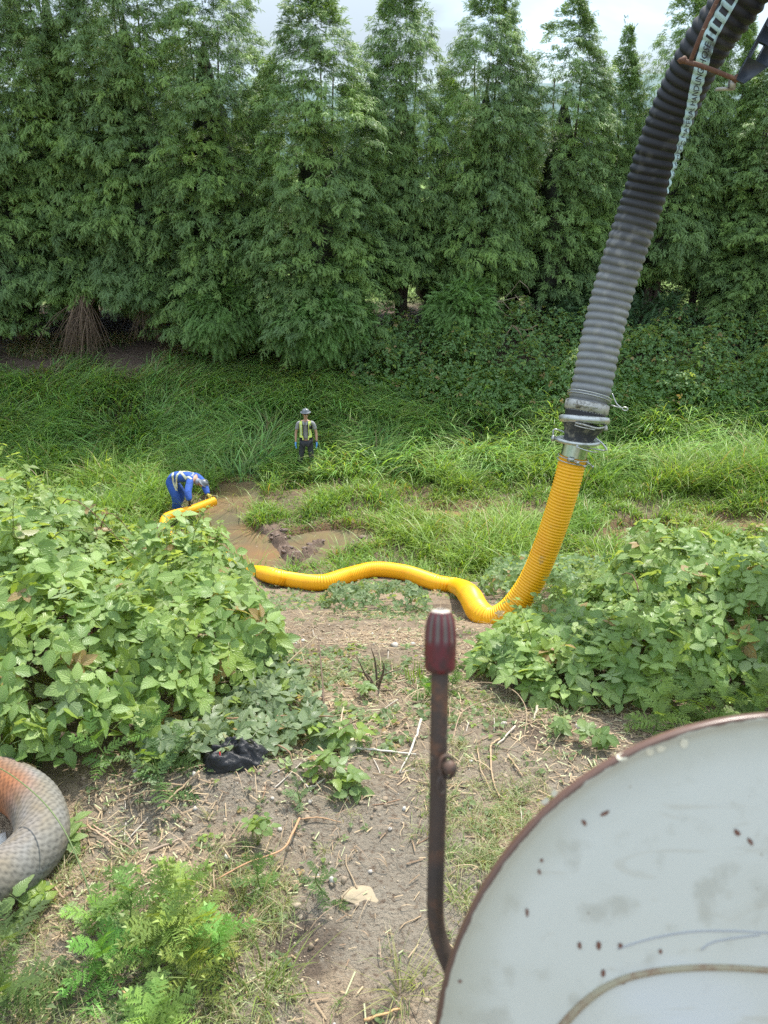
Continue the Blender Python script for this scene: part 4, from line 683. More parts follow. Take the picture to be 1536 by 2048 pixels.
# clods and pebbles
def rock_t(seed, sub=1):
    bm = bmesh.new(); bmesh.ops.create_icosphere(bm, subdivisions=sub, radius=1); r = random.Random(int(seed)); ph = [r.uniform(0, 6.28) for _ in range(6)]
    for v in bm.verts:
        c = v.co; c *= 1 + .22 * math.sin(3 * c.x + ph[0]) * math.sin(3 * c.y + ph[1]) + .16 * math.sin(5 * c.z + ph[2] + 2 * c.x) + r.uniform(-.07, .07)
    bm.verts.index_update(); V = np.array([v.co[:] for v in bm.verts]); F = np.array([[v.index for v in f.verts] for f in bm.faces]); bm.free(); return (V, F, None, None)
RT = [rock_t(k) for k in range(5)]; parts = []
x, y, r = sample(20000, -1.6, 1.8, 1.6, 6.6, lambda x, y: .10 + .9 * ss(.46, .64, fbm(x * 2.1, y * 2.1, 131, 4)), 906)
for k in range(5):
    m_ = (np.arange(len(x)) % 5) == k; n = m_.sum(); s = .002 + .013 * r.random(n) ** 9 + .0025 * r.random(n); sc = s[:, None] * r.uniform(.7, 1.3, (n, 3)); a = r.uniform(0, 6.28, n); R = np.zeros((n, 3, 3)); R[:, 0, 0] = np.cos(a); R[:, 0, 1] = -np.sin(a); R[:, 1, 0] = np.sin(a); R[:, 1, 1] = np.cos(a); R[:, 2, 2] = 1
    q = r.random((n, 1)); c = np.array([.27, .20, .135]) * (1 - q) + np.array([.38, .31, .225]) * q; c[r.random(n) < .03] = [.46, .44, .40]; parts.append(scatter(RT[k], np.stack([x[m_], y[m_], gz(x[m_], y[m_]) + s * .3], 1), R, sc, c))
mk('soil_clods', parts, mCLOD, kind='stuff')
mROCK = M('pale_rock', (.47, .42, .33), rough=.9, noise=[(30, (.30, .27, .22), .5, .7), (90, (.58, .54, .45), .6, .7)], bump=(50, .5, .01))
def rock(px, py, s, seed, label, mat=None, cat='rock', sub=3, name='rock', dz=.3):
    p = G(px, py); V, F, _, _ = rock_t(seed, sub); o = mk(name, [(V * s, F, None, None)], mat or mROCK, smooth=True, label=label, cat=cat); o.location = p + (0, 0, s[2] * dz); o.rotation_euler = (0, 0, seed); return o
rock(685, 1495, (.10, .06, .055), 2, 'pale angular rock right of the black plastic bag'); rock(722, 1792, (.075, .042, .007), 3, 'flat pale sandstone pressed into the soil left of the lever', M('flat_sandstone', (.32, .26, .175), rough=.9, noise=(30, (.40, .32, .2), .5, .7), bump=(40, .4, .01)))
mPEB = M('pebble', (.42, .38, .33), rough=.85, noise=(40, (.3, .26, .22), .5, .7), bump=(60, .3, .005)); GP = 'small pebbles lying on the path'
rock(790, 1293, (.035, .03, .025), 5, 'round grey pebble high on the path, just left of the red knob', mPEB, 'pebble', 2, 'pebble'); rock(1008, 1450, (.02, .018, .014), 6, 'pale round pebble inside the arching root', mPEB, 'pebble', 2, 'pebble'); rock(1155, 1455, (.02, .02, .014), 7, 'pebble at the foot of the right brambles', mPEB, 'pebble', 2, 'pebble')
for k, (a, b) in enumerate([(695, 1597), (545, 1598), (740, 1745), (620, 1605), (1020, 1590), (560, 1660), (905, 1610), (780, 1660)]): rock(a, b, (.012, .011, .008), 10 + k, 'tiny pale pebble on the bare soil', mPEB, 'pebble', 1, 'pebble', dz=.4)['group'] = 'tiny pebbles on the bare soil'
# mud bars in the pool
mMUD = M('wet_mud', (.17, .115, .09), rough=.45, noise=[(6, (.33, .25, .2), .5, .7), (20, (.08, .05, .04), .5, .7)], bump=(16, .9, .06)); r = np.random.default_rng(920)
for lab, seq in (('lumpy dark mud bar running through the muddy pool', BARS[:2]), ('small mud lump between the bar and the right shore', BARS[2:3]), ('pinkish mud clod at the right end of the pool', BARS[3:])):
    parts = []
    for a, b, w in seq:
        for q in range(9):
            t_ = r.random(); px_ = a[0] + (b[0] - a[0]) * t_ + r.normal(0, w * .62); py_ = a[1] + (b[1] - a[1]) * t_ + r.normal(0, w * .62); s = r.uniform(.02, .07) * (w / .2); V, F, _, _ = rock_t(r.integers(99), 2); parts.append((V * [s * r.uniform(.9, 1.8), s * r.uniform(.8, 1.5), s * .6] + [px_, py_, max(g1(px_, py_), -5.25) - s * .1], F, None, None))
    mk('mud_bar', parts, mMUD, smooth=True, label=lab, cat='mud')
# cut reeds floating in the water
x, y, r = sample(900, -5, .3, 14.8, 20.2, lambda x, y: ss(-.15, .1, pool(x, y)) * ss(.42, .6, fbm(x * 1.4, y * 1.4, 140, 3)) * .5, 921); n = len(x); c0 = np.tile([[.20, .24, .09]], (n, 1)); 
mk('floating_reeds', [blades(np.stack([x, y, np.full(n, -5.19)], 1), .3 + .3 * r.random(n), .012 + .01 * r.random(n), r.uniform(0, 6.28, n), np.full(n, .85), 1 + r.random(n), c0, c0 * 1.6, 5, seed=9)], mGRASS, kind='stuff')
# black plastic bag
bm = bmesh.new(); bmesh.ops.create_grid(bm, x_segments=46, y_segments=34, size=1); rr = random.Random(5)
for v in bm.verts:
    x, y = v.co.x, v.co.y; d = math.hypot(x, y); f = max(0, 1 - d ** 3 * .75); n_ = float(fbm(np.array([x * 2.2 + 5]), np.array([y * 2.2]), 150, 4)[0]); n2 = abs(float(vn(np.array([x * 4 + y * 2.5]), np.array([y * 3 - x]), 152)[0]) - .5)
    edge = 1 + .25 * (float(vn(np.array([math.atan2(y, x) * 2.2]), np.array([0.]), 151)[0]) - .5)
    v.co = Vector((x * .165 * edge, y * .10 * edge, (.085 * f * (.35 + n_ * .9) + .085 * (.35 - n2) * f - (.055 * math.exp(-((x + .35) ** 2 + (y + .1) ** 2) / .05)))))
me = bpy.data.meshes.new('plastic_bag'); bm.to_mesh(me); bm.free(); me.polygons.foreach_set('use_smooth', [True] * len(me.polygons)); bag = mk('plastic_bag', me, M('black_plastic', (.012, .012, .014), rough=.4, spec=.45, bump=(9, .7, .03)), label='crumpled black plastic bag at the lower edge of the left brambles', cat='plastic bag'); bag.location = G(468, 1520, .01); bag.rotation_euler = (.12, 0, -.05)
tie = mk('drawstring', [tube(catmull([(-.055, -.03, .075), (-.05, -.045, .06), (-.045, -.05, .04)], 5), .0028, 6)], M('red_plastic', (.6, .03, .02), rough=.4), bag)

# ------------------------------------------------------------------ hoses
def ribbed(pts, R, pitch, amp, per, seg, colf=None, rad=None, mode='sin', **kw):
    cv = catmull(pts, 40); p, s = resample(cv, pitch / per); ph = 2 * np.pi * s / pitch; prof = (np.abs(np.cos(ph / 2)) if mode == 'bulge' else .5 + .5 * np.cos(ph)); 
    Rr = (R if rad is None else np.interp(s / s[-1], *rad)) - amp + amp * prof
    t_ = tube(p, Rr, seg, uv=True, s=s, col=None if colf is None else colf(s / s[-1], prof), **kw); return t_, p, s, Rr
def gp(px, py, rad_px, R): return G(px, py + rad_px, R * .95)
YR = .115
ypts = [P(1147, 913, 6.34), P(1130, 980, 6.42), P(1105, 1060, 6.55), P(1072, 1145, 6.68), P(1042, 1195, 6.76), P(1012, 1227, 6.82), P(982, 1238, 6.92), P(957, 1222, 7.10), P(938, 1190, 7.75), gp(915, 1171, 18, YR), gp(870, 1163, 17, YR), gp(810, 1145, 15, YR), gp(750, 1139, 14, YR), gp(700, 1150, 14, YR), gp(640, 1166, 14, YR), gp(580, 1160, 13, YR), gp(530, 1148, 13, YR), gp(490, 1136, 12, YR), P(455, 1120, 14.6), P(425, 1106, 15.4)]
q = ypts[-1]; ypts += [np.array([q[0] - .55, q[1] + .55, g1(q[0] - .55, q[1] + .55) + .12]), P(334, 1066, 17.6), P(330, 1040, 18.2), P(345, 1030, 18.4), P(380, 1021, 18.5), P(405, 1012, 18.7), P(430, 1002, 18.9)]
(hv, p_, s_, _) = ribbed(ypts, YR, .0262, .0085, 5, 28, caps=False)
yh = mk('yellow_hose', [hv], mYEL, smooth=True, label='ribbed yellow suction hose hanging from the coupling and running down to the bending worker', cat='hose')
mk('hose_lining', [tube(p_, YR - .013, 20, caps=False)], M('hose_inside', (.30, .13, .01), rough=.6), yh, smooth=True)
mk('bore_shade_disc', [lathe([(-.003, .0), (-.003, YR - .02)], ypts[-1] - .15 * nrm(ypts[-1] - ypts[-2]), ypts[-1] - ypts[-2], 20)], M('bore_shade', (.02, .012, .005)), yh)  # black disc added in the open bore, its inner shade put into colour
# black material hose
bpts = [P(1640, -190, 4.6), P(1548, -95, 4.8), P(1478, 0, 5.0), P(1413, 90, 5.22), P(1357, 200, 5.5), P(1317, 300, 5.7), P(1286, 400, 5.87), P(1252, 500, 6.0), P(1222, 600, 6.12), P(1200, 690, 6.18), P(1186, 760, 6.22), P(1171, 826, 6.26)]
BR = .165
def bcol(f, prof):
    g = ss(.50, .80, f)[:, None]; g = g + .10 * ss(.7, .9, f)[:, None]; th = np.arange(44) * 2 * np.pi / 44; base = np.array([.009, .0095, .011]) * (1 - np.clip(g, 0, 1)) + np.array([.225, .23, .23]) * g
    c = np.repeat(base[:, None], 44, 1); n_ = fbm(f[:, None] * 90 + 0 * th, np.cos(th)[None] * 2.5 + np.sin(th)[None] * 1.7 + 0 * f[:, None], 160, 4); m_ = fbm(f[:, None] * 40, np.cos(th + 1)[None] * 5, 163, 4)
    c = c * (.72 + .56 * n_)[..., None]; dust = (ss(.60, .72, m_) * (.12 + ss(.5, .75, f)[:, None] * .55))[..., None]; c = c + (np.array([.36, .35, .32]) - c) * dust * .7; c = c * (.55 + .45 * prof)[:, None, None] ** (g[:, None] * .8); return c  # rib grooves darkened in the colour, shading painted between the bulges
(hv, bp_, bs_, bR_) = ribbed(bpts, BR, .062, .015, 9, 44, colf=bcol, mode='bulge', caps=False, rad=([0, 1], [BR, BR * 1.0]))
mBH = M('rubber_hose', col=True, rough=.55, spec=.4, bump=(30, .25, .006))
bh = mk('material_hose', [hv], mBH, smooth=True, label='large black corrugated rubber hose, dusty grey lower down, hanging from the boom', cat='hose')
# printed strip following the hose
T_, N_, B_ = frames(bp_); cumd = bs_
def hose_pt(s, ang, lift):
    """s along the hose, ang measured from the side facing the camera towards the right"""
    k = np.interp(s, bs_, np.arange(len(bs_))); i0 = np.clip(k.astype(int), 0, len(bs_) - 2); f = (k - i0)[:, None]; c = bp_[i0] * (1 - f) + bp_[i0 + 1] * f; t_ = nrm(T_[i0] * (1 - f) + T_[i0 + 1] * f); R = bR_[i0] * (1 - f[:, 0]) + bR_[i0 + 1] * f[:, 0]
    v = CAM - c; v = nrm(v - t_ * (v * t_).sum(1, keepdims=True)); u = nrm(np.cross(t_, v)); u = u * np.sign(u[:, :1] + 1e-9); return c + (R + lift)[:, None] * (v * np.cos(ang)[:, None] + u * np.sin(ang)[:, None])
# arc length for image rows
def s_at_py(py):
    d = bp_ - CAM; yy = 1024 - FPX * (d @ UPV) / (d @ FWD); return np.interp(py, yy, bs_)
rows_ = np.array([-60, 0, 60, 130, 200, 260, 320, 375]); ang_ = np.radians([-30, -17, -4, 20, 43, 57, 71, 84])
sA, sB = s_at_py(-60), s_at_py(378); ns = 520; ssn = np.linspace(sA, sB, ns); row_s = np.array([s_at_py(v) for v in rows_]); HW = .048
angc = lambda s: np.interp(s, row_s, ang_)
na = 7; vv = np.linspace(-1, 1, na); V = []
for v_ in vv: V.append(hose_pt(ssn, angc(ssn) + v_ * HW / BR, np.full(ns, .0025)))
V = np.stack(V, 1).reshape(-1, 3); i = np.arange(ns - 1)[:, None] * na; j = np.arange(na - 1)[None]; F = np.stack([i + j, i + j + 1, i + na + j + 1, i + na + j], -1).reshape(-1, 4)
f_ = np.repeat(ssn, na); n_ = fbm(f_ * 14, np.tile(vv, ns) * 1.2, 170, 3); c = np.array([.42, .60, .62]) * (.8 + .35 * n_)[:, None]; c = c + (np.array([.06, .06, .065]) - c) * (ss(.66, .76, fbm(f_ * 9, np.tile(vv, ns) * .7, 172, 3)) * .8)[:, None]
mk('printed_strip', [(V, F, c, None)], M('pale_blue_print', col=True, rough=.6), bh, smooth=True)
mINK = M('black_ink', (.012, .012, .014), rough=.6); parts = []
for py_a, hh in ((-48, 15), (-26, 14), (-3, 12.5), (17, 11), (37, 9.5), (52, 7), (64, 5)):   # the ladder of bars above the words
    s0, s1 = s_at_py(py_a), s_at_py(py_a + hh * .85); g_ = np.linspace(s0, s1, 8); V = []
    for v_ in np.linspace(-.62, .62, 6): V.append(hose_pt(g_, angc(g_) + v_ * HW / BR, np.full(8, .0045)))
    V = np.stack(V, 1).reshape(-1, 3); i = np.arange(7)[:, None] * 6; j = np.arange(5)[None]; parts.append((V, np.stack([i + j, i + j + 1, i + 7 + j, i + 6 + j], -1).reshape(-1, 4), None, None))
mk('printed_bars', parts, mINK, bh, smooth=True)
def text_np(s, size, cuts=2):
    cu = bpy.data.curves.new('t', 'FONT'); cu.body = s; cu.size = size; cu.resolution_u = 3; o = bpy.data.objects.new('t', cu); col.objects.link(o); dg = bpy.context.evaluated_depsgraph_get(); me = bpy.data.meshes.new_from_object(o.evaluated_get(dg)); bpy.data.objects.remove(o); bpy.data.curves.remove(cu)
    bm = bmesh.new(); bm.from_mesh(me); bmesh.ops.remove_doubles(bm, verts=bm.verts, dist=1e-5); bmesh.ops.triangulate(bm, faces=bm.faces)
    for _ in range(cuts):
        e = [x for x in bm.edges if x.calc_length() > size * .12]
        if e: bmesh.ops.subdivide_edges(bm, edges=e, cuts=1); bmesh.ops.triangulate(bm, faces=bm.faces)
    bm.verts.index_update(); V = np.array([v.co[:] for v in bm.verts]); F = np.array([[v.index for v in f.verts] for f in bm.faces]); bm.free(); bpy.data.meshes.remove(me); return V, F
V, F = text_np('GOUNDLOC MATERIAL HANDLING HOSE', .062, 4); w_ = V[:, 0].max(); sT, sBt = s_at_py(74), s_at_py(352); u_ = sBt - (V[:, 0] / w_) * (sBt - sT); a_ = angc(u_) - (V[:, 1] - .022) / BR
V3 = hose_pt(u_, a_, np.full(len(u_), .0055)); mk('printed_words', [(V3, F, None, None)], mINK, bh)
# couplings between the two hoses
E = bp_[-1]; AX = nrm(bp_[-1] - bp_[-8]); mDRUB = M('scuffed_rubber', (.035, .035, .036), rough=.7, noise=[(16, (.20, .18, .13), .48, .66), (60, (.32, .29, .21), .62, .72)], bump=(30, .4, .005))
cp = empty('hose_coupling', E, label='metal ring coupling with dark scuffed reducer joining the grey hose to the yellow hose', cat='coupling'); loc = lambda pr: [(V - E, F, c, u) for V, F, c, u in pr]
yd = nrm(ypts[0] - ypts[1]); 
mk('clamp_band', loc([lathe([(-.09, .168), (-.085, .177), (-.02, .179), (-.012, .170)], E, AX, 48)]), mSTEELD, cp, smooth=True)
wire = []
for k, (dz_, rr_) in enumerate([(-.145, .176), (-.125, .174)]):
    th = np.linspace(0, 2 * np.pi, 49); n_ = np.cross(AX, (0, 0, 1)); n_ /= np.linalg.norm(n_); b_ = np.cross(AX, n_); wire.append(tube(E + AX * (dz_ + .02 * np.sin(th)[:, None]) + rr_ * (np.cos(th)[:, None] * n_ + np.sin(th)[:, None] * b_), .005, 6, caps=False))
rgt = nrm(np.cross(AX, nrm(CAM - E))); rgt = rgt * np.sign(rgt[0]); vw = nrm((CAM - E) - AX * np.dot(CAM - E, AX)); e0 = E - AX * .12 + rgt * .17
wire.append(tube(catmull([e0 - AX * .07, e0 + rgt * .05, e0 + rgt * .10 + AX * .03], 5), .005, 6)); lp = e0 + rgt * .10 + AX * .03; th = np.linspace(0, 2 * np.pi, 17); wire.append(tube(lp + rgt * .025 + .022 * (np.cos(th)[:, None] * rgt + np.sin(th)[:, None] * AX * .6), .004, 6, caps=False)); wire.append(tube([e0 + AX * .02, lp], .005, 6))
mk('wire_clip', loc(wire), mSTEEL, cp, smooth=True)
RB = np.stack([rgt, AX, vw], 1); bolts = []
for dx in (-.07, .03): bolts.append(box(E - AX * .052 + vw * .178 + rgt * dx, .035, .06, .03, RB))
bolts.append(tube([E - AX * .052 + vw * .185 - rgt * .11, E - AX * .052 + vw * .185 + rgt * .085], .010, 8)); bolts.append(tube([E - AX * .052 + vw * .185 - rgt * .03, E - AX * .052 + vw * .185 - rgt * .0], .018, 6))
mk('clamp_bolt', loc(bolts), mSTEELD, cp)
mk('cuff', loc([lathe([(-.012, .165), (.03, .162), (.07, .158)], E, AX, 40)]), M('black_rubber', (.02, .02, .022), rough=.5), cp, smooth=True)
axr = nrm(AX + rgt * .12); c1 = E + AX * .035
mk('flange_ring', loc([lathe([(.0, .15), (-.012, .178), (-.004, .198), (.022, .206), (.042, .198), (.05, .175), (.05, .15)], c1, axr, 48)]), mSTEEL, cp, smooth=True)
lv = [tube(catmull([c1 + vw * .19 - rgt * .06 + AX * .06, c1 + vw * .205 + AX * .062, c1 + vw * .17 + rgt * .11 + AX * .07, c1 + vw * .12 + rgt * .17 + AX * .05], 6), .008, 7), tube(catmull([c1 + vw * .19 - rgt * .06 + AX * .078, c1 + vw * .207 + rgt * .0 + AX * .085, c1 + vw * .18 + rgt * .10 + AX * .085], 6), .005, 6), tube([c1 + rgt * .17 + AX * .03 + vw * .06, c1 + rgt * .185 + AX * .07 + vw * .11], .016, 8)]
mk('latch_lever', loc(lv), mSTEELD, cp, smooth=True)
c2 = c1 + AX * .05; c3 = ypts[0] - yd * -.0 ; c3 = c3 + yd * .135; axy = nrm(c3 - c2); d23 = np.linalg.norm(c3 - c2)
mk('reducer', loc([lathe([(-.01, .172), (.02, .168), (d23 * .45, .138), (d23 * .85, .118), (d23 + .01, .115)], c2, axy, 44)]), mDRUB, cp, smooth=True)
mk('lower_flange', loc([lathe([(-.01, .11), (-.014, .165), (-.008, .182), (.012, .184), (.02, .17), (.02, .11)], c3, nrm(-yd + rgt * .10), 44)]), mSTEEL, cp, smooth=True)
mk('latch_hook', loc([tube(catmull([c3 - rgt * .20 + AX * .0, c3 - rgt * .205 - AX * .05, c3 - rgt * .15 - AX * .055, c3 - rgt * .09 - AX * .04], 5), .007, 6), tube(catmull([c3 + rgt * .10 - AX * .06, c3 + rgt * .19 - AX * .02, c3 + rgt * .24 + AX * .03, c3 + rgt * .17 + AX * .04, c3 + vw * .185 + AX * .04], 6), .007, 6), tube(catmull([c3 + rgt * .18 + AX * .06, c3 + rgt * .12 + vw * .15 + AX * .065, c3 + vw * .19 + AX * .05], 5), .006, 6), box(c3 - rgt * .195 + AX * .02, .03, .05, .03, RB)]), mSTEEL, cp, smooth=True)
mGALV = M('galvanised_pipe', (.50, .56, .46), rough=.22, metal=.9, noise=(12, (.30, .37, .26), .45, .7))
mk('pipe_stub', loc([lathe([(0, .106), (.155, .106)], c3, -yd, 36)]), mGALV, cp, smooth=True)
c4 = ypts[0] - yd * .01
ang0 = 0; mk('pipe_sleeve', loc([lathe([(-.02, .1165), (-.018, .120), (.085, .1215), (.087, .117)], c4, -yd, 30, ref=tuple(np.cross(-yd, vw)), a0=-.9, a1=1.25)]), mGALV, cp, smooth=True)
cw = []; n_ = np.cross(yd, (0, 0, 1)); n_ /= np.linalg.norm(n_); b_ = np.cross(yd, n_); th = np.linspace(0, 2 * np.pi, 49)
for dz_ in (.0, .032): cw.append(tube(c4 - yd * dz_ + .124 * (np.cos(th)[:, None] * n_ + np.sin(th)[:, None] * b_), .0045, 6, caps=False))
RY = np.stack([rgt, yd, vw], 1); cw += [box(c4 - yd * .016 + vw * .128 - rgt * .015, .055, .035, .014, RY), box(c4 - yd * .03 + vw * .126 + rgt * .045, .022, .026, .016, RY), tube([c4 - yd * .022 + vw * .13, c4 - yd * .05 + vw * .10 + rgt * .105], .0035, 6), box(c4 - yd * .05 + vw * .10 + rgt * .105, .02, .014, .014, RY), tube([c4 - yd * .01 + rgt * .11 + vw * .03, c4 - yd * .04 + rgt * .165], .007, 7), box(c4 - yd * .042 + rgt * .168, .022, .02, .02, RY)]
mk('pipe_clamp', loc(cw), mSTEEL, cp)

# boom end plate and rusty cradle holding the hose
mBOOM = M('dark_blue_paint', (.022, .030, .042), rough=.45, noise=(9, (.05, .055, .06), .55, .75), bump=(20, .1, .003))
b0 = P(1470, 160, 5.0); bx = P(1545, 20, 4.85) - b0; lx = np.linalg.norm(bx); bx = bx / lx; by = P(1540, 120, 4.95) - b0; by = by - bx * (by @ bx); by = nrm(by); bz = np.cross(bx, by); bz = bz * np.sign(bz[1]); W_ = lambda u, v, w=0: b0 + bx * u + by * v + bz * w - b0
us = [0, .14, .24, .33, .43, lx * 1.0, lx * 2.2]; slot = {1: 1, 3: 1}
def vedge(u): return -.01 * (u > 0), .06 + u * .62
Fb = []; Vb = []
def slab(poly, w0=-.02, w1=.02):
    k = len(Vb); n = len(poly)
    for w in (w0, w1): Vb.extend([W_(a, b, w) for a, b in poly])
    Fb.append([k + i for i in range(n)]); Fb.append([k + n + i for i in range(n)][::-1])
    for i in range(n): Fb.append([k + i, k + (i + 1) % n, k + n + (i + 1) % n, k + n + i])
for q in range(len(us) - 1):
    a, b = us[q], us[q + 1]; ta, tb = vedge(a)[1], vedge(b)[1]
    if q in slot: slab([(a, 0), (b, 0), (b, .018), (a, .018)]); slab([(a, .062), (b, .062), (b, tb), (a, ta)])
    else: slab([(a, 0), (b, 0), (b, tb), (a, ta)])
boom = empty('boom_end_plate', b0, label='dark blue steel boom plate with two slots at the top right corner', cat='boom')
Vb = np.array(Vb); mk('plate', [(Vb, [np.array([f for f in Fb if len(f) == 4])], None, None)], mBOOM, boom)
bxR = np.stack([bx, by, bz], 1); mk('vent_box', [box(W_(.33, .30, -.06), .26, .22, .10, bxR)], M('boom_box', (.03, .038, .048), rough=.5), boom)
mk('vent_slot', [box(W_(.30 + .035 * k, .20, -.115), .012, .055, .006, bxR) for k in range(5)], M('vent_dark', (.004, .004, .005)), boom)
mk('boom_arm', [box(W_(.9, .65, .14), 1.5, .26, .22, bxR)], mBOOM, boom)
rc = empty('hose_cradle', P(1420, 140, 5.0), label='rusty bent rod cradle across the front of the black hose', cat='bracket'); c0_ = P(1420, 140, 5.0); sh = lambda pr: [(V - c0_, F, c, u) for V, F, c, u in pr]
mk('cross_bar', sh([tube(catmull([P(1366, 122, 4.98), P(1400, 131, 4.93), P(1440, 146, 4.95), P(1470, 158, 5.0)], 6), .0155, 10)]), mRUST, rc, smooth=True)
mk('side_rod', sh([tube(catmull([P(1380, 124, 4.96), P(1400, 75, 4.85), P(1425, 20, 4.78), P(1450, -30, 4.72)], 6), .0135, 10)]), mRUST, rc, smooth=True)
mk('weld_knob', sh([(V * [.028, .028, .024] + P(1366, 121, 4.98), F, c, u) for V, F, c, u in [rock_t(3, 2)]] + [(V * .024 + P(1472, 158, 5.0), F, c, u) for V, F, c, u in [rock_t(4, 2)]]), mRUST, rc, smooth=True)
mk('bracket_plate', sh([box(P(1450, 178, 5.08), .115, .06, .018, np.stack([nrm(P(1466, 177, 5) - P(1430, 178, 5)), bz, np.cross(nrm(P(1466, 177, 5) - P(1430, 178, 5)), bz)], 1)), box(P(1464, 168, 5.04), .03, .06, .05)]), mSTEELD, rc)

# ------------------------------------------------------------------ the coiled jacketed hose at the left border
cr_ = .112; cpts = [G(-330, 1560, cr_), G(-180, 1560, cr_), G(-60, 1585, cr_), G(20, 1604, cr_), G(78, 1645, cr_), G(92, 1712, cr_ + .0), G(50, 1770, cr_), G(-20, 1812, cr_), G(-120, 1850, cr_), G(-260, 1890, cr_)]
cv = catmull(cpts, 20); p, s = resample(cv, .006); f = s / s[-1]; seg = 56; th = np.arange(seg) * 2 * np.pi / seg
t3, n3, b3 = frames(p); wv = .0030 * (np.abs(np.sin(s[:, None] / .019 * np.pi / 2 + th[None] * 10)) * np.abs(np.sin(s[:, None] / .019 * np.pi / 2 - th[None] * 10))) ** .5
dirs = np.cos(th)[None, :, None] * n3[:, None] + np.sin(th)[None, :, None] * b3[:, None]; ctr = p[:, None] - np.array([*cpts[3][:2] * .5 + cpts[7][:2] * .5, p[0, 2]]); inner = -(dirs * nrm(ctr)).sum(-1)
o_ = ss(-.75, .25, inner + .35 * (fbm(s[:, None] * 4 + 0 * th, np.cos(th)[None] * 2 + 3, 180, 3) - .5)) * (1 - ss(.50, .62, f)[:, None] * .9); o_ = np.clip(o_ + ss(.42, .30, f)[:, None] * .45 * ss(-.6, 0, inner), 0, 1)[..., None]
n_ = fbm(s[:, None] * 9, np.cos(th)[None] * 3 + np.sin(th)[None] * 2, 181, 4)[..., None]; gr = np.array([.205, .22, .225]) * n_ + np.array([.18, .145, .085]) * (1 - n_); c = gr * (1 - o_) + np.array([.30, .115, .045]) * (.6 + .8 * n_) * o_
c = c * (.30 + .70 * np.clip(wv / .0024, 0, 1))[..., None]; tb = tube(p, cr_ + wv, seg, caps=False)
mk('jacketed_hose', [(tb[0], tb[1], c.reshape(-1, 3), None)], M('woven_jacket', col=True, rough=.75, bump=(70, .3, .004)), smooth=True, label='thick woven jacketed hose, grey with an orange stained inner curve, coiled at the left border', cat='hose')
wp = G(4, 1692, .01); mk('paper_scrap', [box(wp + (-.03, -.01, .012), .11, .07, .02, Matrix.Rotation(.5, 3, 'Z'))], M('white_card', (.75, .74, .70), rough=.7), label='white scrap on the ground inside the coiled hose', cat='scrap')

# ------------------------------------------------------------------ rusty lever with red ribbed knob
mLEV = M('lever_rod', (.075, .055, .045), rough=.6, metal=.35, noise=[(35, (.17, .085, .05), .48, .66), (120, (.30, .26, .2), .62, .72), (9, (.04, .045, .05), .5, .7)], bump=(90, .4, .002))
lr = [P(880, 1318, .70), P(879, 1400, .702), P(877, 1500, .706), P(876, 1600, .712), P(873, 1700, .718), P(871, 1780, .724), P(871, 1830, .727), P(877, 1870, .728), P(893, 1915, .726), P(925, 1990, .722), P(960, 2070, .718)]
L0 = lr[4]; lev = empty('control_lever', L0, label='rusty metal rod lever with red ribbed knob standing beside the white disc', cat='lever'); ll_ = lambda pr: [(V - L0, F, c, u) for V, F, c, u in pr]
mk('rod', ll_([tube(catmull(lr, 12), .0081, 20)]), mLEV, lev, smooth=True)
ka = nrm(lr[0] - lr[1]); kb = P(880, 1343, .70); prof = [(0, .0085), (.0005, .0118), (.003, .0135), (.006, .0143), (.028, .0146), (.034, .0144), (.044, .0134), (.052, .0112), (.0555, .0088), (.0565, .0060), (.0560, .0042), (.046, .0040)]
pr_ = catmull([(a, b, 0) for a, b in prof], 6); seg = 72; nA = np.cross(ka, (0, 1, 0)); nA /= np.linalg.norm(nA); bA = np.cross(ka, nA); th = np.arange(seg) * 2 * np.pi / seg
dep = ss(.026, .033, pr_[:, 0]) * ss(.0560, .052, pr_[:, 0]); idx = np.arange(len(pr_)); dep[idx > 6 * 9] = 0; gro = np.clip(np.cos(th * 12) * 1.6 + .2, 0, 1); RR = pr_[:, 1][:, None] - dep[:, None] * (1 - gro)[None] * .0014
V = kb + pr_[:, 0][:, None, None] * ka + RR[..., None] * (np.cos(th)[None, :, None] * nA + np.sin(th)[None, :, None] * bA); i = np.arange(len(pr_) - 1)[:, None] * seg; j = np.arange(seg)[None]; kq = (j + 1) % seg; Fk = np.stack([i + j, i + kq, i + seg + kq, i + seg + j], -1).reshape(-1, 4)
red = np.array([.115, .013, .017]); wornc = np.array([.14, .12, .10]); dkr = np.array([.055, .016, .015]); w1 = dep[:, None] * (1 - gro)[None] * .9; hh = np.broadcast_to(pr_[:, 0][:, None], RR.shape); nz = fbm(hh * 260, np.broadcast_to(th * 2.5, RR.shape), 190, 4)
c = red * np.ones((*RR.shape, 1)); c = c + (dkr - c) * (ss(.42, .62, nz) * ss(.034, .027, hh))[..., None]; c = c + (wornc - c) * np.clip(w1, 0, 1)[..., None]; c = c + (np.array([.5, .46, .38]) - c) * (ss(.0545, .0560, hh) * (idx < 6 * 10)[:, None])[..., None]; c[idx > 6 * 10] = [.01, .008, .008]
mk('knob', [((V - L0).reshape(-1, 3), Fk, c.reshape(-1, 3), None)], M('red_knob_plastic', col=True, rough=.38, spec=.5, bump=(160, .15, .0008)), lev, smooth=True)
hx_ = [P(884, 1545, .692), P(878, 1560, .688), P(876, 1578, .688), P(882, 1590, .689), P(889, 1578, .688), P(884, 1556, .688), P(879, 1535, .689), P(884, 1516, .690), P(896, 1512, .692), P(907, 1524, .694), P(908, 1545, .698), P(900, 1556, .70), P(890, 1552, .70)]
mk('hairpin_clip', ll_([tube(catmull(hx_, 8), .0016, 8)]), mLEV, lev, smooth=True)
mk('clip_bushing', ll_([tube([P(893, 1536, .70), P(902, 1536, .684)], .0062, 14)]), mLEV, lev, smooth=True)

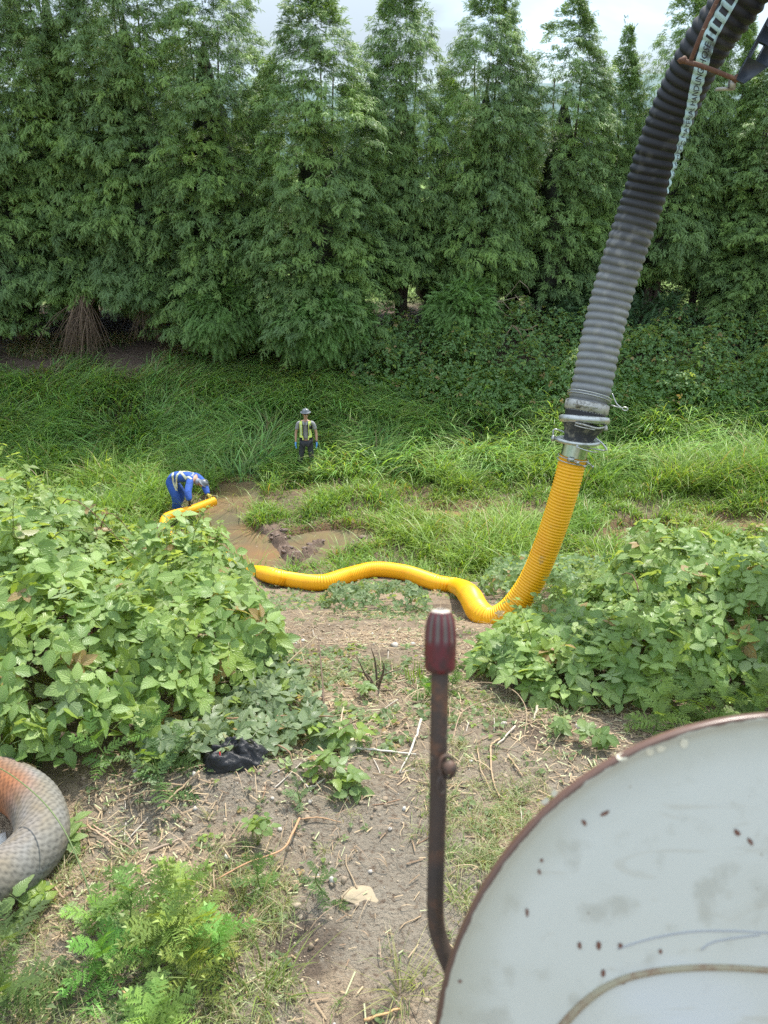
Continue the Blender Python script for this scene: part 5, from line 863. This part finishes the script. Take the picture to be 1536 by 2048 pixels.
# ------------------------------------------------------------------ white disc (hose reel cheek)
dc = P(1575, 2135, .655); dn = -FWD; Rr_ = .303; e1 = RGT; e2 = UPV; nr, nt_ = 110, 300
reel = empty('reel_cheek', dc, label='large round white painted metal disc with a rusty rim, close up at lower right', cat='reel disc')
rad = np.concatenate([np.linspace(0.001, .287, nr - 8), np.array([.2905, .294, .2965, .2985, .300, .3012, .3018, .3022])]); th = np.arange(nt_) * 2 * np.pi / nt_
zz = .010 * (1 - (rad / .303) ** 2); zz[-7:] += np.array([.0010, .0024, .0032, .0030, .0018, .0, -.002]); RA, TH = np.meshgrid(rad, th, indexing='ij'); ZZ = np.broadcast_to(zz[:, None], RA.shape)
Vd = RA[..., None] * (np.cos(TH)[..., None] * e1 + np.sin(TH)[..., None] * e2) + ZZ[..., None] * dn; i = np.arange(nr - 1)[:, None] * nt_; j = np.arange(nt_)[None]; kq = (j + 1) % nt_; Fd = np.stack([i + j, i + kq, i + nt_ + kq, i + nt_ + j], -1).reshape(-1, 4)
md = bpy.data.materials.new('white_enamel'); md.use_nodes = True; t = md.node_tree; b = t.nodes['Principled BSDF']; b.inputs['Roughness'].default_value = .33; b.inputs['Specular IOR Level'].default_value = .5
tcn = nn(t, 'ShaderNodeTexCoord'); Lk = t.links.new; base = nn(t, 'ShaderNodeRGB'); base.outputs[0].default_value = (.56, .565, .50, 1); c = base.outputs[0]
def layer(c, scale, lo, hi, colr, amt=1, detail=5, stretch=None, dist=0):
    n = nn(t, 'ShaderNodeTexNoise'); n.inputs['Scale'].default_value = scale; n.inputs['Detail'].default_value = detail; n.inputs['Distortion'].default_value = dist; src = tcn.outputs['Object']
    if stretch: m_ = nn(t, 'ShaderNodeMapping'); m_.inputs['Scale'].default_value = stretch; m_.inputs['Location'].default_value = (3, 5, 7); Lk(src, m_.inputs[0]); src = m_.outputs[0]
    Lk(src, n.inputs['Vector']); r = nn(t, 'ShaderNodeMapRange', interpolation_type='SMOOTHSTEP'); r.inputs[1].default_value = lo; r.inputs[2].default_value = hi; r.inputs[4].default_value = amt; Lk(n.outputs['Fac'], r.inputs[0]); x = nn(t, 'ShaderNodeMix', data_type='RGBA'); Lk(r.outputs[0], x.inputs['Factor']); Lk(c, x.inputs['A']); x.inputs['B'].default_value = (*colr, 1); return x.outputs['Result']
c = layer(c, 7, .40, .72, (.42, .42, .34), .45); c = layer(c, 30, .55, .72, (.38, .37, .30), .55); c = layer(c, 5, .5, .8, (.60, .63, .66), .6, 3, (1, 3, 1));  c = layer(c, 85, .74, .77, (.25, .2, .14), .7, 2); c = layer(c, 14, .60, .70, (.46, .44, .36), .45, 6, (1, 6, 2), 1.0)
sp = nn(t, 'ShaderNodeAttribute', attribute_name='Rad'); n = nn(t, 'ShaderNodeTexNoise'); n.inputs['Scale'].default_value = 60; n.inputs['Detail'].default_value = 4; Lk(tcn.outputs['Object'], n.inputs['Vector'])
ma = nn(t, 'ShaderNodeMath', operation='MULTIPLY_ADD'); ma.inputs[1].default_value = .006; Lk(n.outputs['Fac'], ma.inputs[0]); Lk(sp.outputs['Fac'], ma.inputs[2])
for lo, hi, cl, am in ((.255, .298, (.42, .41, .32), .8), (.3006, .3020, (.11, .060, .042), 1)):
    r = nn(t, 'ShaderNodeMapRange', interpolation_type='SMOOTHSTEP'); r.inputs[1].default_value = lo; r.inputs[2].default_value = hi; r.inputs[4].default_value = am; Lk(ma.outputs[0], r.inputs[0]); x = nn(t, 'ShaderNodeMix', data_type='RGBA'); Lk(r.outputs[0], x.inputs['Factor']); Lk(c, x.inputs['A']); x.inputs['B'].default_value = (*cl, 1); c = x.outputs['Result']
Lk(c, b.inputs['Base Color']); n = nn(t, 'ShaderNodeTexNoise'); n.inputs['Scale'].default_value = 14; n.inputs['Detail'].default_value = 3; Lk(tcn.outputs['Object'], n.inputs['Vector']); bp = nn(t, 'ShaderNodeBump'); bp.inputs['Strength'].default_value = .25; bp.inputs['Distance'].default_value = .004; Lk(n.outputs['Fac'], bp.inputs['Height']); Lk(bp.outputs[0], b.inputs['Normal'])
me = mesh_np('disc', [(Vd.reshape(-1, 3), Fd, None, None)], True); me.attributes.new('Rad', 'FLOAT', 'POINT').data.foreach_set('value', RA.ravel().astype(np.float32)); mk('disc', me, md, reel)
Vk = Vd[-1] - dn * .004; thk = np.concatenate([Vd[-1], Vd[-1] * 0.995 - dn * .006]); i = np.arange(nt_); k2 = (i + 1) % nt_; mk('rim_edge', [(thk, np.stack([i, k2, nt_ + k2, nt_ + i], 1), None, None)], mRUST, reel)
# paint chips and splashes on the rim and the face (flat flakes of their own)
ch = []; rr = np.random.default_rng(990)
def face_pt(px, py, lift=.0006):
    d = FWD + RGT * (px - 768) / FPX + UPV * (1024 - py) / FPX; q = CAM + d * (.655 / 1.0); v = q - dc; a_, b_ = v @ e1, v @ e2; r_ = math.hypot(a_, b_); z_ = np.interp(r_, rad, zz); q2 = CAM + d * (.655 - z_); v = q2 - dc; return v + dn * lift
def flake(px, py, w, h, rot=0):
    n = 9; return np.array([face_pt(px + w * math.cos(a) * math.cos(rot) * q - h * math.sin(a) * math.sin(rot) * q, py + w * math.cos(a) * math.sin(rot) * q + h * math.sin(a) * math.cos(rot) * q, .0007) for a, q in [(k * 6.2832 / n, rr.uniform(.75, 1.2)) for k in range(n)]])
def flakes(lst):
    out = []
    for f_ in lst: v = flake(*f_); out.append((v, [np.array([[0, k, k + 1] for k in range(1, 8)])], None, None))
    return out
mCREAM = M('bare_cream_paint', (.62, .58, .44), rough=.6); mRBR = M('rust_brown', (.16, .07, .045), rough=.85)
for f_ in ([(1245, 1514, 12, 10), (1368, 1486, 8, 11), (1322, 1498, 10, 7), (1300, 1504, 9, 8), (1108, 1586, 6, 7), (1090, 1602, 9, 6, -.6)]): mk('rim_chip', flakes([f_]), mCREAM, reel)
for f_ in ([(1209, 1626, 10, 4, -.4), (1168, 1645, 4, 8, -.5), (1083, 1720, 3, 4), (1078, 1742, 3, 6, -.3), (1054, 1824, 3, 9, -.1), (1159, 1890, 4, 7, -.3), (1197, 1890, 5, 9), (1240, 1890, 5, 6), (1206, 1946, 5, 8), (1245, 1963, 5, 6), (1320, 1902, 4, 5), (920, 1962, 4, 3), (1500, 1683, 4, 10, -.6), (1474, 1665, 5, 8, -.6)]): mk('rust_spot', flakes([f_]), mRBR, reel)
arcp = [face_pt(*q, 0) for q in [(1105, 2080), (1130, 2045), (1165, 2008), (1205, 1978), (1250, 1957), (1300, 1945), (1350, 1938), (1410, 1935), (1470, 1936), (1540, 1941), (1620, 1950)]]; pp = catmull(arcp, 8); mk('welded_seam', [tube(pp, np.interp(np.linspace(0, 1, len(pp)), [0, .35, 1], [.0042, .0030, .0026]), 8)], M('stained_seam', (.33, .29, .19), rough=.7, noise=(40, (.24, .15, .09), .45, .65)), reel, smooth=True)
sc_ = []
for q in ([(1235, 1898), (1300, 1878), (1380, 1864), (1460, 1862), (1540, 1866)], [(1402, 1900), (1425, 1885), (1470, 1876), (1520, 1870)]): pp = catmull([face_pt(*v, -.0006) for v in q], 8); sc_.append(tube(pp, .0011, 6))
mk('scuff_mark', sc_, M('grey_scuff', (.36, .37, .38), rough=.8), reel)
# the rest of the reel, below and behind what the photo shows
mk('hub', [lathe([(-.004, .09), (-.16, .09)], -dn * 0, dn, 32)], mSTEELD, reel, smooth=True); mk('post', [tube([-dn * .1, np.array([0, .05, -dc[2] + g1(dc[0], dc[1])]) - dn * .1], .03, 12)], mSTEELD, reel, smooth=True)
# ------------------------------------------------------------------ people
def skin(name, J, E_, R_, mat, parent, root=0, sub=2, flat=None):
    """J joints (n,3), E_ edges, R_ radii -> one continuous smooth body mesh"""
    me = bpy.data.meshes.new(name); me.from_pydata([tuple(map(float, j)) for j in J], E_, []); o = bpy.data.objects.new(name, me); col.objects.link(o)
    md_ = o.modifiers.new('s', 'SKIN'); md_.use_smooth_shade = True; md_.branch_smoothing = .6; o.modifiers.new('d', 'SUBSURF').levels = sub
    for k, v in enumerate(me.skin_vertices[0].data): v.radius = R_[k] if isinstance(R_[k], tuple) else (R_[k], R_[k]); v.use_root = (k == root)
    bpy.context.view_layer.update(); dg = bpy.context.evaluated_depsgraph_get(); m2 = bpy.data.meshes.new_from_object(o.evaluated_get(dg)); m2.name = name; bpy.data.objects.remove(o); m2.materials.clear(); m2.materials.append(mat); m2.polygons.foreach_set('use_smooth', [True] * len(m2.polygons))
    o = bpy.data.objects.new(name, m2); col.objects.link(o); o.parent = parent; return o
class Sk:
    def __init__(s): s.J = []; s.E = []; s.R = []
    def add(s, p, r, parent=None):
        s.J.append(np.asarray(p, float)); s.R.append(r); k = len(s.J) - 1
        if parent is not None: s.E.append((parent, k))
        return k
    def chain(s, pts, rs, parent=None):
        for p, r in zip(pts, rs): parent = s.add(p, r, parent)
        return parent
    def build(s, name, mat, parent, **k): return skin(name, s.J, s.E, s.R, mat, parent, **k)
def hand(sk, wrist, d, side, nv, parent, grow=0.0, curl=.5, k=1.0):
    """palm and five fingers; d along the hand, side towards the thumb, nv palm normal (fingers curl towards it)"""
    d = np.array(d, float); side = np.array(side, float); nv = np.array(nv, float); w = np.asarray(wrist, float)
    palm = sk.add(w + d * .045 * k, (.030 * k + grow, .018 * k + grow), parent); kn = sk.add(w + d * .08 * k, (.034 * k + grow, .016 * k + grow), palm)
    for q, (o, l) in enumerate([(.030, .070), (.010, .080), (-.010, .074), (-.030, .058)]):
        b = w + d * .088 * k + side * o * k; a = 0.; prev = kn; pos = b; prev = sk.add(pos, .0095 * k + grow, prev)
        for t_ in range(3):
            a += curl * (.55 + .1 * q); pos = pos + (d * math.cos(a) + nv * math.sin(a)) * l * k / 3; prev = sk.add(pos, (.0088 - .001 * t_) * k + grow, prev)
    b = w + d * .03 * k + side * .03 * k; prev = sk.add(b, .012 * k + grow, palm); prev = sk.add(b + (side * .7 + d * .7) * .03 * k, .0105 * k + grow, prev); sk.add(b + (side * .45 + d * .9 + nv * .3) * .058 * k, .009 * k + grow, prev)
mSHIRT = M('grey_shirt', (.33, .33, .34), rough=.9, noise=(12, (.25, .25, .26), .45, .7), bump=(14, .4, .02)); mPANT = M('charcoal_trousers', (.035, .038, .045), rough=.85, noise=(9, (.055, .055, .06), .45, .7), bump=(12, .5, .03))
mVEST = M('black_mesh_vest', (.012, .013, .016), rough=.85); mHIVIS = M('lime_hi_vis', (.78, .92, .22), rough=.6); mSILV = M('silver_tape', (.55, .57, .55), rough=.45); mNIT = M('blue_nitrile', (.10, .32, .72), rough=.45); mHAT = M('charcoal_hard_hat', (.16, .18, .195), rough=.35); mBOOT = M('black_rubber_boot', (.012, .012, .014), rough=.4); mGLASS = M('dark_lens', (.01, .01, .012), rough=.1)
mHAIR = M('dark_hair', (.04, .028, .02), rough=.8)
# ---- the standing man (front view, facing the camera, body turned slightly)
mx, my = -2.17, 20.5; mzz = g1(mx, my); man = empty('person', (mx, my, mzz + .02), rz=0, label='man standing in tall grass, lime and black vest, dark hard hat, blue gloves', cat='person')
hs = 1.06
def v3(x, y, z): return np.array([x * hs, y * hs, z * hs])
hip, sp1, chest, neckb = v3(0, 0, .95), v3(0, .01, 1.12), v3(0, .0, 1.32), v3(0, .0, 1.49)
head_c = v3(.015, -.03, 1.66)
b = Sk(); k0 = b.add(hip, (.155, .11)); k1 = b.add(sp1, (.14, .10), k0); k2 = b.add(chest, (.165, .115), k1); k3 = b.add(v3(0, 0, 1.42), (.12, .085), k2); k4 = b.add(neckb, .056, k3); k5 = b.add(v3(.005, -.01, 1.55), .054, k4)
k6 = b.add(head_c - v3(0, -.005, .035), (.066, .075), k5); k7 = b.add(head_c + v3(0, .012, .04), (.076, .092), k6); b.add(head_c + v3(0, .015, .10), (.05, .06), k7)
SH = {}; EL = {}; WR = {}
for sg in (-1, 1):
    SH[sg] = v3(.19 * sg, .01, 1.41); EL[sg] = v3(.265 * sg, .02, 1.13); WR[sg] = v3(.275 * sg, -.05, .885)
    a = b.add(SH[sg], .056, k3); a = b.add((SH[sg] + EL[sg]) / 2, .046, a); a = b.add(EL[sg], .039, a); a = b.add((EL[sg] * .6 + WR[sg] * .4), .038, a); a = b.add(WR[sg], .026, a); hand(b, WR[sg], nrm(np.array([.03 * sg, -.12, -1.])), nrm(np.array([0, -1., -.1])), np.array([-sg * 1., 0, 0]), a, curl=.3)
LG = {}
for sg, (kx, ky, ax_, ay_) in ((-1, (-.15, -.05, -.24, .02)), (1, (.12, -.03, .12, .02))):
    hj = v3(.09 * sg, 0, .88); kn = v3(kx, ky, .49); an = v3(ax_, ay_, .09); LG[sg] = (hj, kn, an); a = b.chain([hj, (hj + kn) / 2, kn, kn * .6 + an * .4, an], [.09, .078, .056, .054, .04], k0); b.chain([an + v3(.01 * sg, -.07, -.045), an + v3(.03 * sg, -.15, -.055)], [.035, .03], a)
b.build('body', mSKIN, man)
s = Sk(); a0 = s.add(v3(0, 0, .93), (.165, .12)); a1 = s.add(sp1, (.152, .112), a0); a2 = s.add(chest, (.178, .128), a1); a3 = s.add(v3(0, 0, 1.43), (.128, .094), a2); s.add(v3(0, .0, 1.49), .066, a3)
for sg in (-1, 1): a = s.add(SH[sg], .068, a3); a = s.add((SH[sg] + EL[sg]) / 2, .062, a); s.add(SH[sg] * .3 + EL[sg] * .7, .06, a)
s.build('shirt', mSHIRT, man)
s = Sk(); a0 = s.add(v3(0, 0, .94), (.158, .115))
for sg in (-1, 1): hj, kn, an = LG[sg]; s.chain([hj, (hj + kn) / 2, kn, kn * .55 + an * .45, an + v3(0, 0, .12)], [.102, .092, .074, .074, .066], a0)
s.build('trousers', mPANT, man)
for sg in (-1, 1):
    hj, kn, an = LG[sg]; s = Sk(); s.chain([an + v3(0, 0, .22), an + v3(0, 0, .05), an + v3(0, -.03, -.03), an + v3(.01 * sg, -.13, -.045)], [.07, .055, .055, .045]); s.build('boot', mBOOT, man)
    s = Sk(); w0 = s.add(WR[sg] - nrm(np.array([.03 * sg, -.12, -1.])) * .03, .033); w1 = s.add(WR[sg], .031, w0); hand(s, WR[sg], nrm(np.array([.03 * sg, -.12, -1.])), nrm(np.array([0, -1., -.1])), np.array([-sg * 1., 0, 0]), w1, grow=.003, curl=.3); s.build('glove', mNIT, man)
def shell_pt(x, z, off=.0):   # point on the front of the chest (an oval tube)
    z = np.asarray(z); hw = np.interp(z, [.93, 1.12, 1.32, 1.43, 1.49], [.172, .16, .187, .20, .13]) * hs; dp = np.interp(z, [.93, 1.12, 1.32, 1.43, 1.49], [.126, .118, .134, .105, .07]) * hs; x = np.asarray(x) * hs; return np.stack([x, -(dp + off) * np.sqrt(np.clip(1 - (x / (hw + .02)) ** 2, .02, 1)), z * hs], -1)
def panel(xs0, xs1, zs, off, back=False, th=.008):
    z = np.linspace(zs[0], zs[-1], 16); x0 = np.interp(z, zs[::1] if zs[0] < zs[-1] else zs[::-1], xs0 if zs[0] < zs[-1] else xs0[::-1]); x1 = np.interp(z, zs if zs[0] < zs[-1] else zs[::-1], xs1 if zs[0] < zs[-1] else xs1[::-1]); n = 9; G_ = np.stack([shell_pt(x0 + (x1 - x0) * t_, z, off) for t_ in np.linspace(0, 1, n)], 1)
    if back: G_[..., 1] *= -1
    G2 = G_.copy(); G2[..., 1] += th * (-1 if back else 1); V = np.concatenate([G_.reshape(-1, 3), G2.reshape(-1, 3)]); i = np.arange(15)[:, None] * n; j = np.arange(n - 1)[None]; F = np.stack([i + j, i + j + 1, i + n + j + 1, i + n + j], -1).reshape(-1, 4); m_ = 16 * n; ed = []
    bl = [k for k in range(n)] + [r_ * n + n - 1 for r_ in range(1, 16)] + [15 * n + k for k in range(n - 2, -1, -1)] + [r_ * n for r_ in range(14, 0, -1)]
    for k in range(len(bl)): a_, b_ = bl[k], bl[(k + 1) % len(bl)]; ed.append([a_, b_, b_ + m_, a_ + m_])
    return (V, [F, F[:, ::-1] + m_, np.array(ed)], None, None)
Z6 = [.97, 1.05, 1.2, 1.32, 1.42, 1.47]
mk('vest', [panel([.06, .065, .065, .06, .055, .06], [.172, .165, .16, .165, .155, .13], Z6, .022), panel([-.172, -.165, -.16, -.165, -.155, -.13], [-.06, -.065, -.065, -.06, -.055, -.06], Z6, .022), panel([-.165, -.16, -.16, -.165, -.155, -.13], [.165, .16, .16, .165, .155, .13], Z6, .022, True)], mVEST, man, smooth=True)
vt = [(.095, .135), (-.135, -.095)]
for sg in (-1, 1):
    X0, X1 = (.080, .150) if sg > 0 else (-.150, -.080); mk('hi_vis_band', [panel([X0 * 1.1, X0 * 1.1, X0, X0, X0, X0 * .95], [X1 * 1.1, X1 * 1.1, X1, X1, X1, X1 * .95], [1.07, 1.1, 1.2, 1.32, 1.42, 1.485], .034, th=.006), panel([min(.065 * sg, .165 * sg)] * 2, [max(.065 * sg, .165 * sg)] * 2, [1.045, 1.095], .035, th=.006), panel([min(.06 * sg, .085 * sg)] * 2, [max(.06 * sg, .085 * sg)] * 2, [.985, 1.05], .035, th=.006)], mHIVIS, man, smooth=True)
    xa, xb = (.104, .124) if sg > 0 else (-.124, -.104); mk('reflective_tape', [panel([xa, xa], [xb, xb], [1.11, 1.40], .041, th=.004)], mSILV, man, smooth=True)
mk('radio', [box(shell_pt(.13, 1.33, .07) , .05, .035, .10), tube([shell_pt(.14, 1.37, .07), shell_pt(.14, 1.37, .07) + [0, 0, .10]], .006, 6)], mBOOT, man)
mk('shirt_collar', [panel([-.06, -.075], [-.01, -.05], [1.40, 1.50], .045, th=.006), panel([.01, .05], [.06, .075], [1.40, 1.50], .045, th=.006)], mSHIRT, man, smooth=True)
def face(parent, c, R, sc=1.0, glasses=True):
    """R rotation (3x3): columns right, forward (towards the nose), up"""
    T = lambda pr: [((V * sc) @ R.T + c, F, a_, u) for V, F, a_, u in pr]
    el = rock_t(1, 2); sph = lambda p, s_: (nrm(el[0]) * np.array(s_) + np.array(p), el[1], None, None)
    mk('nose', T([sph((0, .092, -.018), (.013, .020, .022))]), mSKIN, parent, smooth=True)
    for sg in (-1, 1): mk('ear', T([sph((.078 * sg, -.005, -.01), (.010, .020, .030))]), mSKIN, parent, smooth=True)
    mk('mouth', T([sph((0, .080, -.058), (.024, .008, .006))]), M('lips', (.42, .20, .17), rough=.5), parent, smooth=True)
    if glasses:
        g = [sph((.032 * sg, .088, .012), (.028, .010, .018)) for sg in (-1, 1)] + [tube([(.055 * sg, .085, .015), (.080 * sg, -.01, .012)], .004, 6) for sg in (-1, 1)] + [tube([(-.02, .095, .016), (.02, .095, .016)], .004, 6)]; mk('sunglasses', T(g), mGLASS, parent, smooth=True)
    else:
        for sg in (-1, 1): mk('eye', T([sph((.032 * sg, .080, .012), (.013, .008, .009))]), M('eye_white', (.7, .68, .65), rough=.3), parent, smooth=True)
    mk('hair', T([sph((0, -.022, .035), (.080, .088, .085))]), mHAIR, parent, smooth=True)
    hat = T([lathe([(.132, .0), (.104, .012), (.098, .06), (.070, .092), (.030, .105), (.014, .110), (.010, .150), (.004, .152), (.004, .108)], (0, 0, .042), (0, 0, 1), 36, ref=(0, 1, 0)), tube([(0, -.09, .12), (0, 0, .163), (0, .09, .12)], .012, 8)])
    mk('hard_hat', hat, mHAT, parent, smooth=True)
yaw = math.radians(18); Rf = np.array([[math.cos(yaw), math.sin(yaw), 0], [math.sin(yaw), -math.cos(yaw), 0], [0, 0, 1]]).T
Rf = np.stack([np.array([math.cos(yaw), math.sin(yaw), 0]), np.array([math.sin(yaw), -math.cos(yaw), 0]), np.array([0, 0, 1.])], 1); face(man, head_c, Rf)
mk('wristband', [tube([WR[1] + (0, 0, .035), WR[1] + (0, 0, .05)], .031, 12)], mBOOT, man)
# ---- the worker in blue coveralls bending over the hose (seen from his left-rear side)
mBLUE = M('royal_blue_coverall', (.03, .10, .40), rough=.85, noise=[(7, (.018, .06, .25), .45, .7), (20, (.05, .14, .44), .55, .75)], bump=(11, .6, .04)); mYTAPE = M('yellow_silver_tape', (.66, .68, .36), rough=.5); mYG = M('yellow_work_glove', (.62, .55, .10), rough=.7)
wx_, wy_ = -4.98, 17.72; wz = g1(wx_, wy_); wk = empty('person', (wx_, wy_, wz), label='worker in blue coveralls with crossed reflective bands bending over to hold the hose end', cat='person')
w3 = lambda x, y, z: np.array([x * 1.14, y * 1.1, z * 1.1])
pel, sp, ch_, nk = w3(-.30, .06, .76), w3(-.08, .03, .90), w3(.16, -.02, .90), w3(.33, -.05, .81); hd = w3(.47, -.09, .74)
SHL = {1: w3(.22, -.22, .86), -1: w3(.26, .17, .88)}; ELb = {1: w3(.18, -.36, .60), -1: w3(.47, .08, .66)}; tip = ypts[-1] - np.array([wx_, wy_, wz]); hB = tip + nrm(ypts[-2] - ypts[-1]) * .10 + np.array([-.02, .02, .13])
tgt = ypts[-3] - np.array([wx_, wy_, wz]); hA = tgt + np.array([.0, .03, .15]); WRb = {1: hA + [0, 0, .07], -1: hB + [-.06, .04, .05]}
ELb[1] = (SHL[1] + WRb[1]) / 2 + np.array([-.03, -.06, .02]); ELb[-1] = (SHL[-1] + WRb[-1]) / 2 + np.array([.02, .05, .05])
LW = {1: (w3(-.27, -.06, .80), w3(-.12, -.16, .44), w3(-.17, -.12, .09)), -1: (w3(-.28, .14, .80), w3(-.10, .22, .44), w3(-.24, .24, .09))}
def worker(sk, g, hands, legs=True, head=True, arms=True):
    k0 = sk.add(pel, (.185 + g, .17 + g)); k1 = sk.add(sp, (.175 + g, .145 + g), k0); k2 = sk.add(ch_, (.185 + g, .145 + g), k1); k3 = sk.add(w3(.26, -.03, .88), (.13 + g, .10 + g), k2)
    if head: a = sk.add(nk, .058, k3); a = sk.add(hd - w3(.05, -.01, -.01), .068, a); a = sk.add(hd + w3(.01, 0, -.0), (.082, .085), a); sk.add(hd + w3(.055, -.01, -.03), (.055, .06), a)
    if arms:
        for sg in (1, -1):
            a = sk.add(SHL[sg], .07 + g, k3); a = sk.add((SHL[sg] + ELb[sg]) / 2, .056 + g * 1.3, a); a = sk.add(ELb[sg], .050 + g * 1.3, a); a = sk.add(ELb[sg] * .5 + WRb[sg] * .5, .042 + g * 1.6, a); a = sk.add(WRb[sg], .030 + g, a)
            if hands: dd = nrm((np.array([0, .0, -1.]) if sg > 0 else nrm(hB - WRb[-1] + [0, 0, -.03]))); hand(sk, WRb[sg], dd, nrm(np.cross(dd, [0, 1., 0]) + [0, 0, .01]), np.array([0, -1., -.1]), a, curl=.75)
    if legs:
        for sg in (1, -1): hj, kn, an = LW[sg]; a = sk.chain([hj, (hj + kn) / 2, kn, kn * .5 + an * .5, an], [.10 + g, .088 + g, .068 + g * 1.4, .06 + g * 2, .045 + g * 2.4], k0); 
        if hands:
            pass
s = Sk(); worker(s, 0, True); s.build('body', mSKIN, wk)
s = Sk(); worker(s, .032, False, head=False); s.build('coveralls', mBLUE, wk)
for sg in (1, -1):
    hj, kn, an = LW[sg]; s = Sk(); s.chain([an + w3(0, 0, .16), an + w3(0, 0, .02), an + w3(.03, 0, -.05), an + w3(.15, 0, -.06)], [.075, .062, .055, .045]); s.build('boot', mBOOT, wk)
    dd = nrm((np.array([0, .0, -1.]) if sg > 0 else nrm(hB - WRb[-1] + [0, 0, -.03]))); s = Sk(); w0 = s.add(WRb[sg] - dd * .04, .036); w1 = s.add(WRb[sg], .033, w0); hand(s, WRb[sg], dd, nrm(np.cross(dd, [0, 1., 0]) + [0, 0, .01]), np.array([0, -1., -.1]), w1, grow=.0035, curl=.75); s.build('glove', mYG if sg < 0 else mBOOT, wk)
# bands wrapped over the back: rays cast down onto the coverall surface
cov = [o for o in col.objects if o.name.startswith('coveralls')][0]; from mathutils.bvhtree import BVHTree; cov_me = cov.data; bvh = BVHTree.FromPolygons([v.co[:] for v in cov_me.vertices], [tuple(p.vertices) for p in cov_me.polygons])
def on_back(q, d=(0, .35, -1)):
    h = bvh.ray_cast(Vector(q) + Vector(d) * -1.0, Vector(d).normalized()); 
    if h[0] is None: h = bvh.find_nearest(Vector(q))
    return np.array(h[0]), np.array(h[1])
def band(pts, w, lift, mat, name, d=(0, .35, -1)):
    P3 = catmull([np.array(q, float) for q in pts], 10); rows_ = []
    tt = nrm(np.gradient(P3, axis=0))
    for q, t_ in zip(P3, tt):
        sd = nrm(np.cross(t_, nrm(np.array(d)))); r_ = []
        for k in (-1, -.33, .33, 1): h, n_ = on_back(q + sd * w * k, d); r_.append(h + n_ * lift)
        rows_.append(r_)
    V = np.array(rows_).reshape(-1, 3); m_ = len(P3); i = np.arange(m_ - 1)[:, None] * 4; j = np.arange(3)[None]; return mk(name, [(V, np.stack([i + j, i + j + 1, i + 5 + j, i + 4 + j], -1).reshape(-1, 4), None, None)], mat, wk, smooth=True)
for pts in ([(-.16, -.20, .9), (-.05, -.03, 1.), (.06, .14, .9)], [(.30, -.17, .8), (.13, -.12, .9), (0, -.0, 1.), (-.03, .05, 1.), (-.06, .16, .9)], [(.02, .03, 1), (.14, .09, .95), (.28, .12, .9)], [(-.22, .12, .9), (-.20, .0, .95), (-.19, -.12, .9), (-.12, -.22, .8)]):
    band(pts, .024, .006, mYTAPE, 'reflective_band'); band(pts, .008, .009, mSILV, 'reflective_stripe')
V, F = text_np('Survey', .075, 1); Vt = []
for v in V:
    q = np.array([.31 - v[1] * .9 , -.14 + v[0] * .85, 1.0]); h, n_ = on_back(q, (0, .25, -1)); Vt.append(h + n_ * .008)
mk('back_lettering', [(np.array(Vt), F, None, None)], M('white_print', (.75, .78, .82), rough=.6), wk)
def cuff(a, b, f, r_, parent, mat=mYTAPE): a = np.array(a); b = np.array(b); c_ = a + (b - a) * f; d_ = nrm(b - a); mk('reflective_cuff', [tube([c_ - d_ * .022, c_ + d_ * .022], r_, 16)], mat, parent, smooth=False)
cuff(ELb[1], WRb[1], .55, .071, wk); cuff(SHL[-1], ELb[-1], .75, .079, wk); cuff(LW[1][1], LW[1][2], .7, .092, wk)
fz = nrm(w3(.75, -.05, -.65)); up_ = nrm(w3(.65, -.05, .75)); rt_ = nrm(np.cross(fz, up_)); face(wk, hd + w3(-.01, 0, .0), np.stack([rt_, fz, up_], 1), .98, glasses=False)
mk('hood', [lathe([(-.02, .075), (.02, .09), (.07, .088), (.10, .07)], nk + w3(-.02, 0, 0), hd - nk, 24)], M('grey_neck_cloth', (.28, .29, .32), rough=.9), wk, smooth=True)
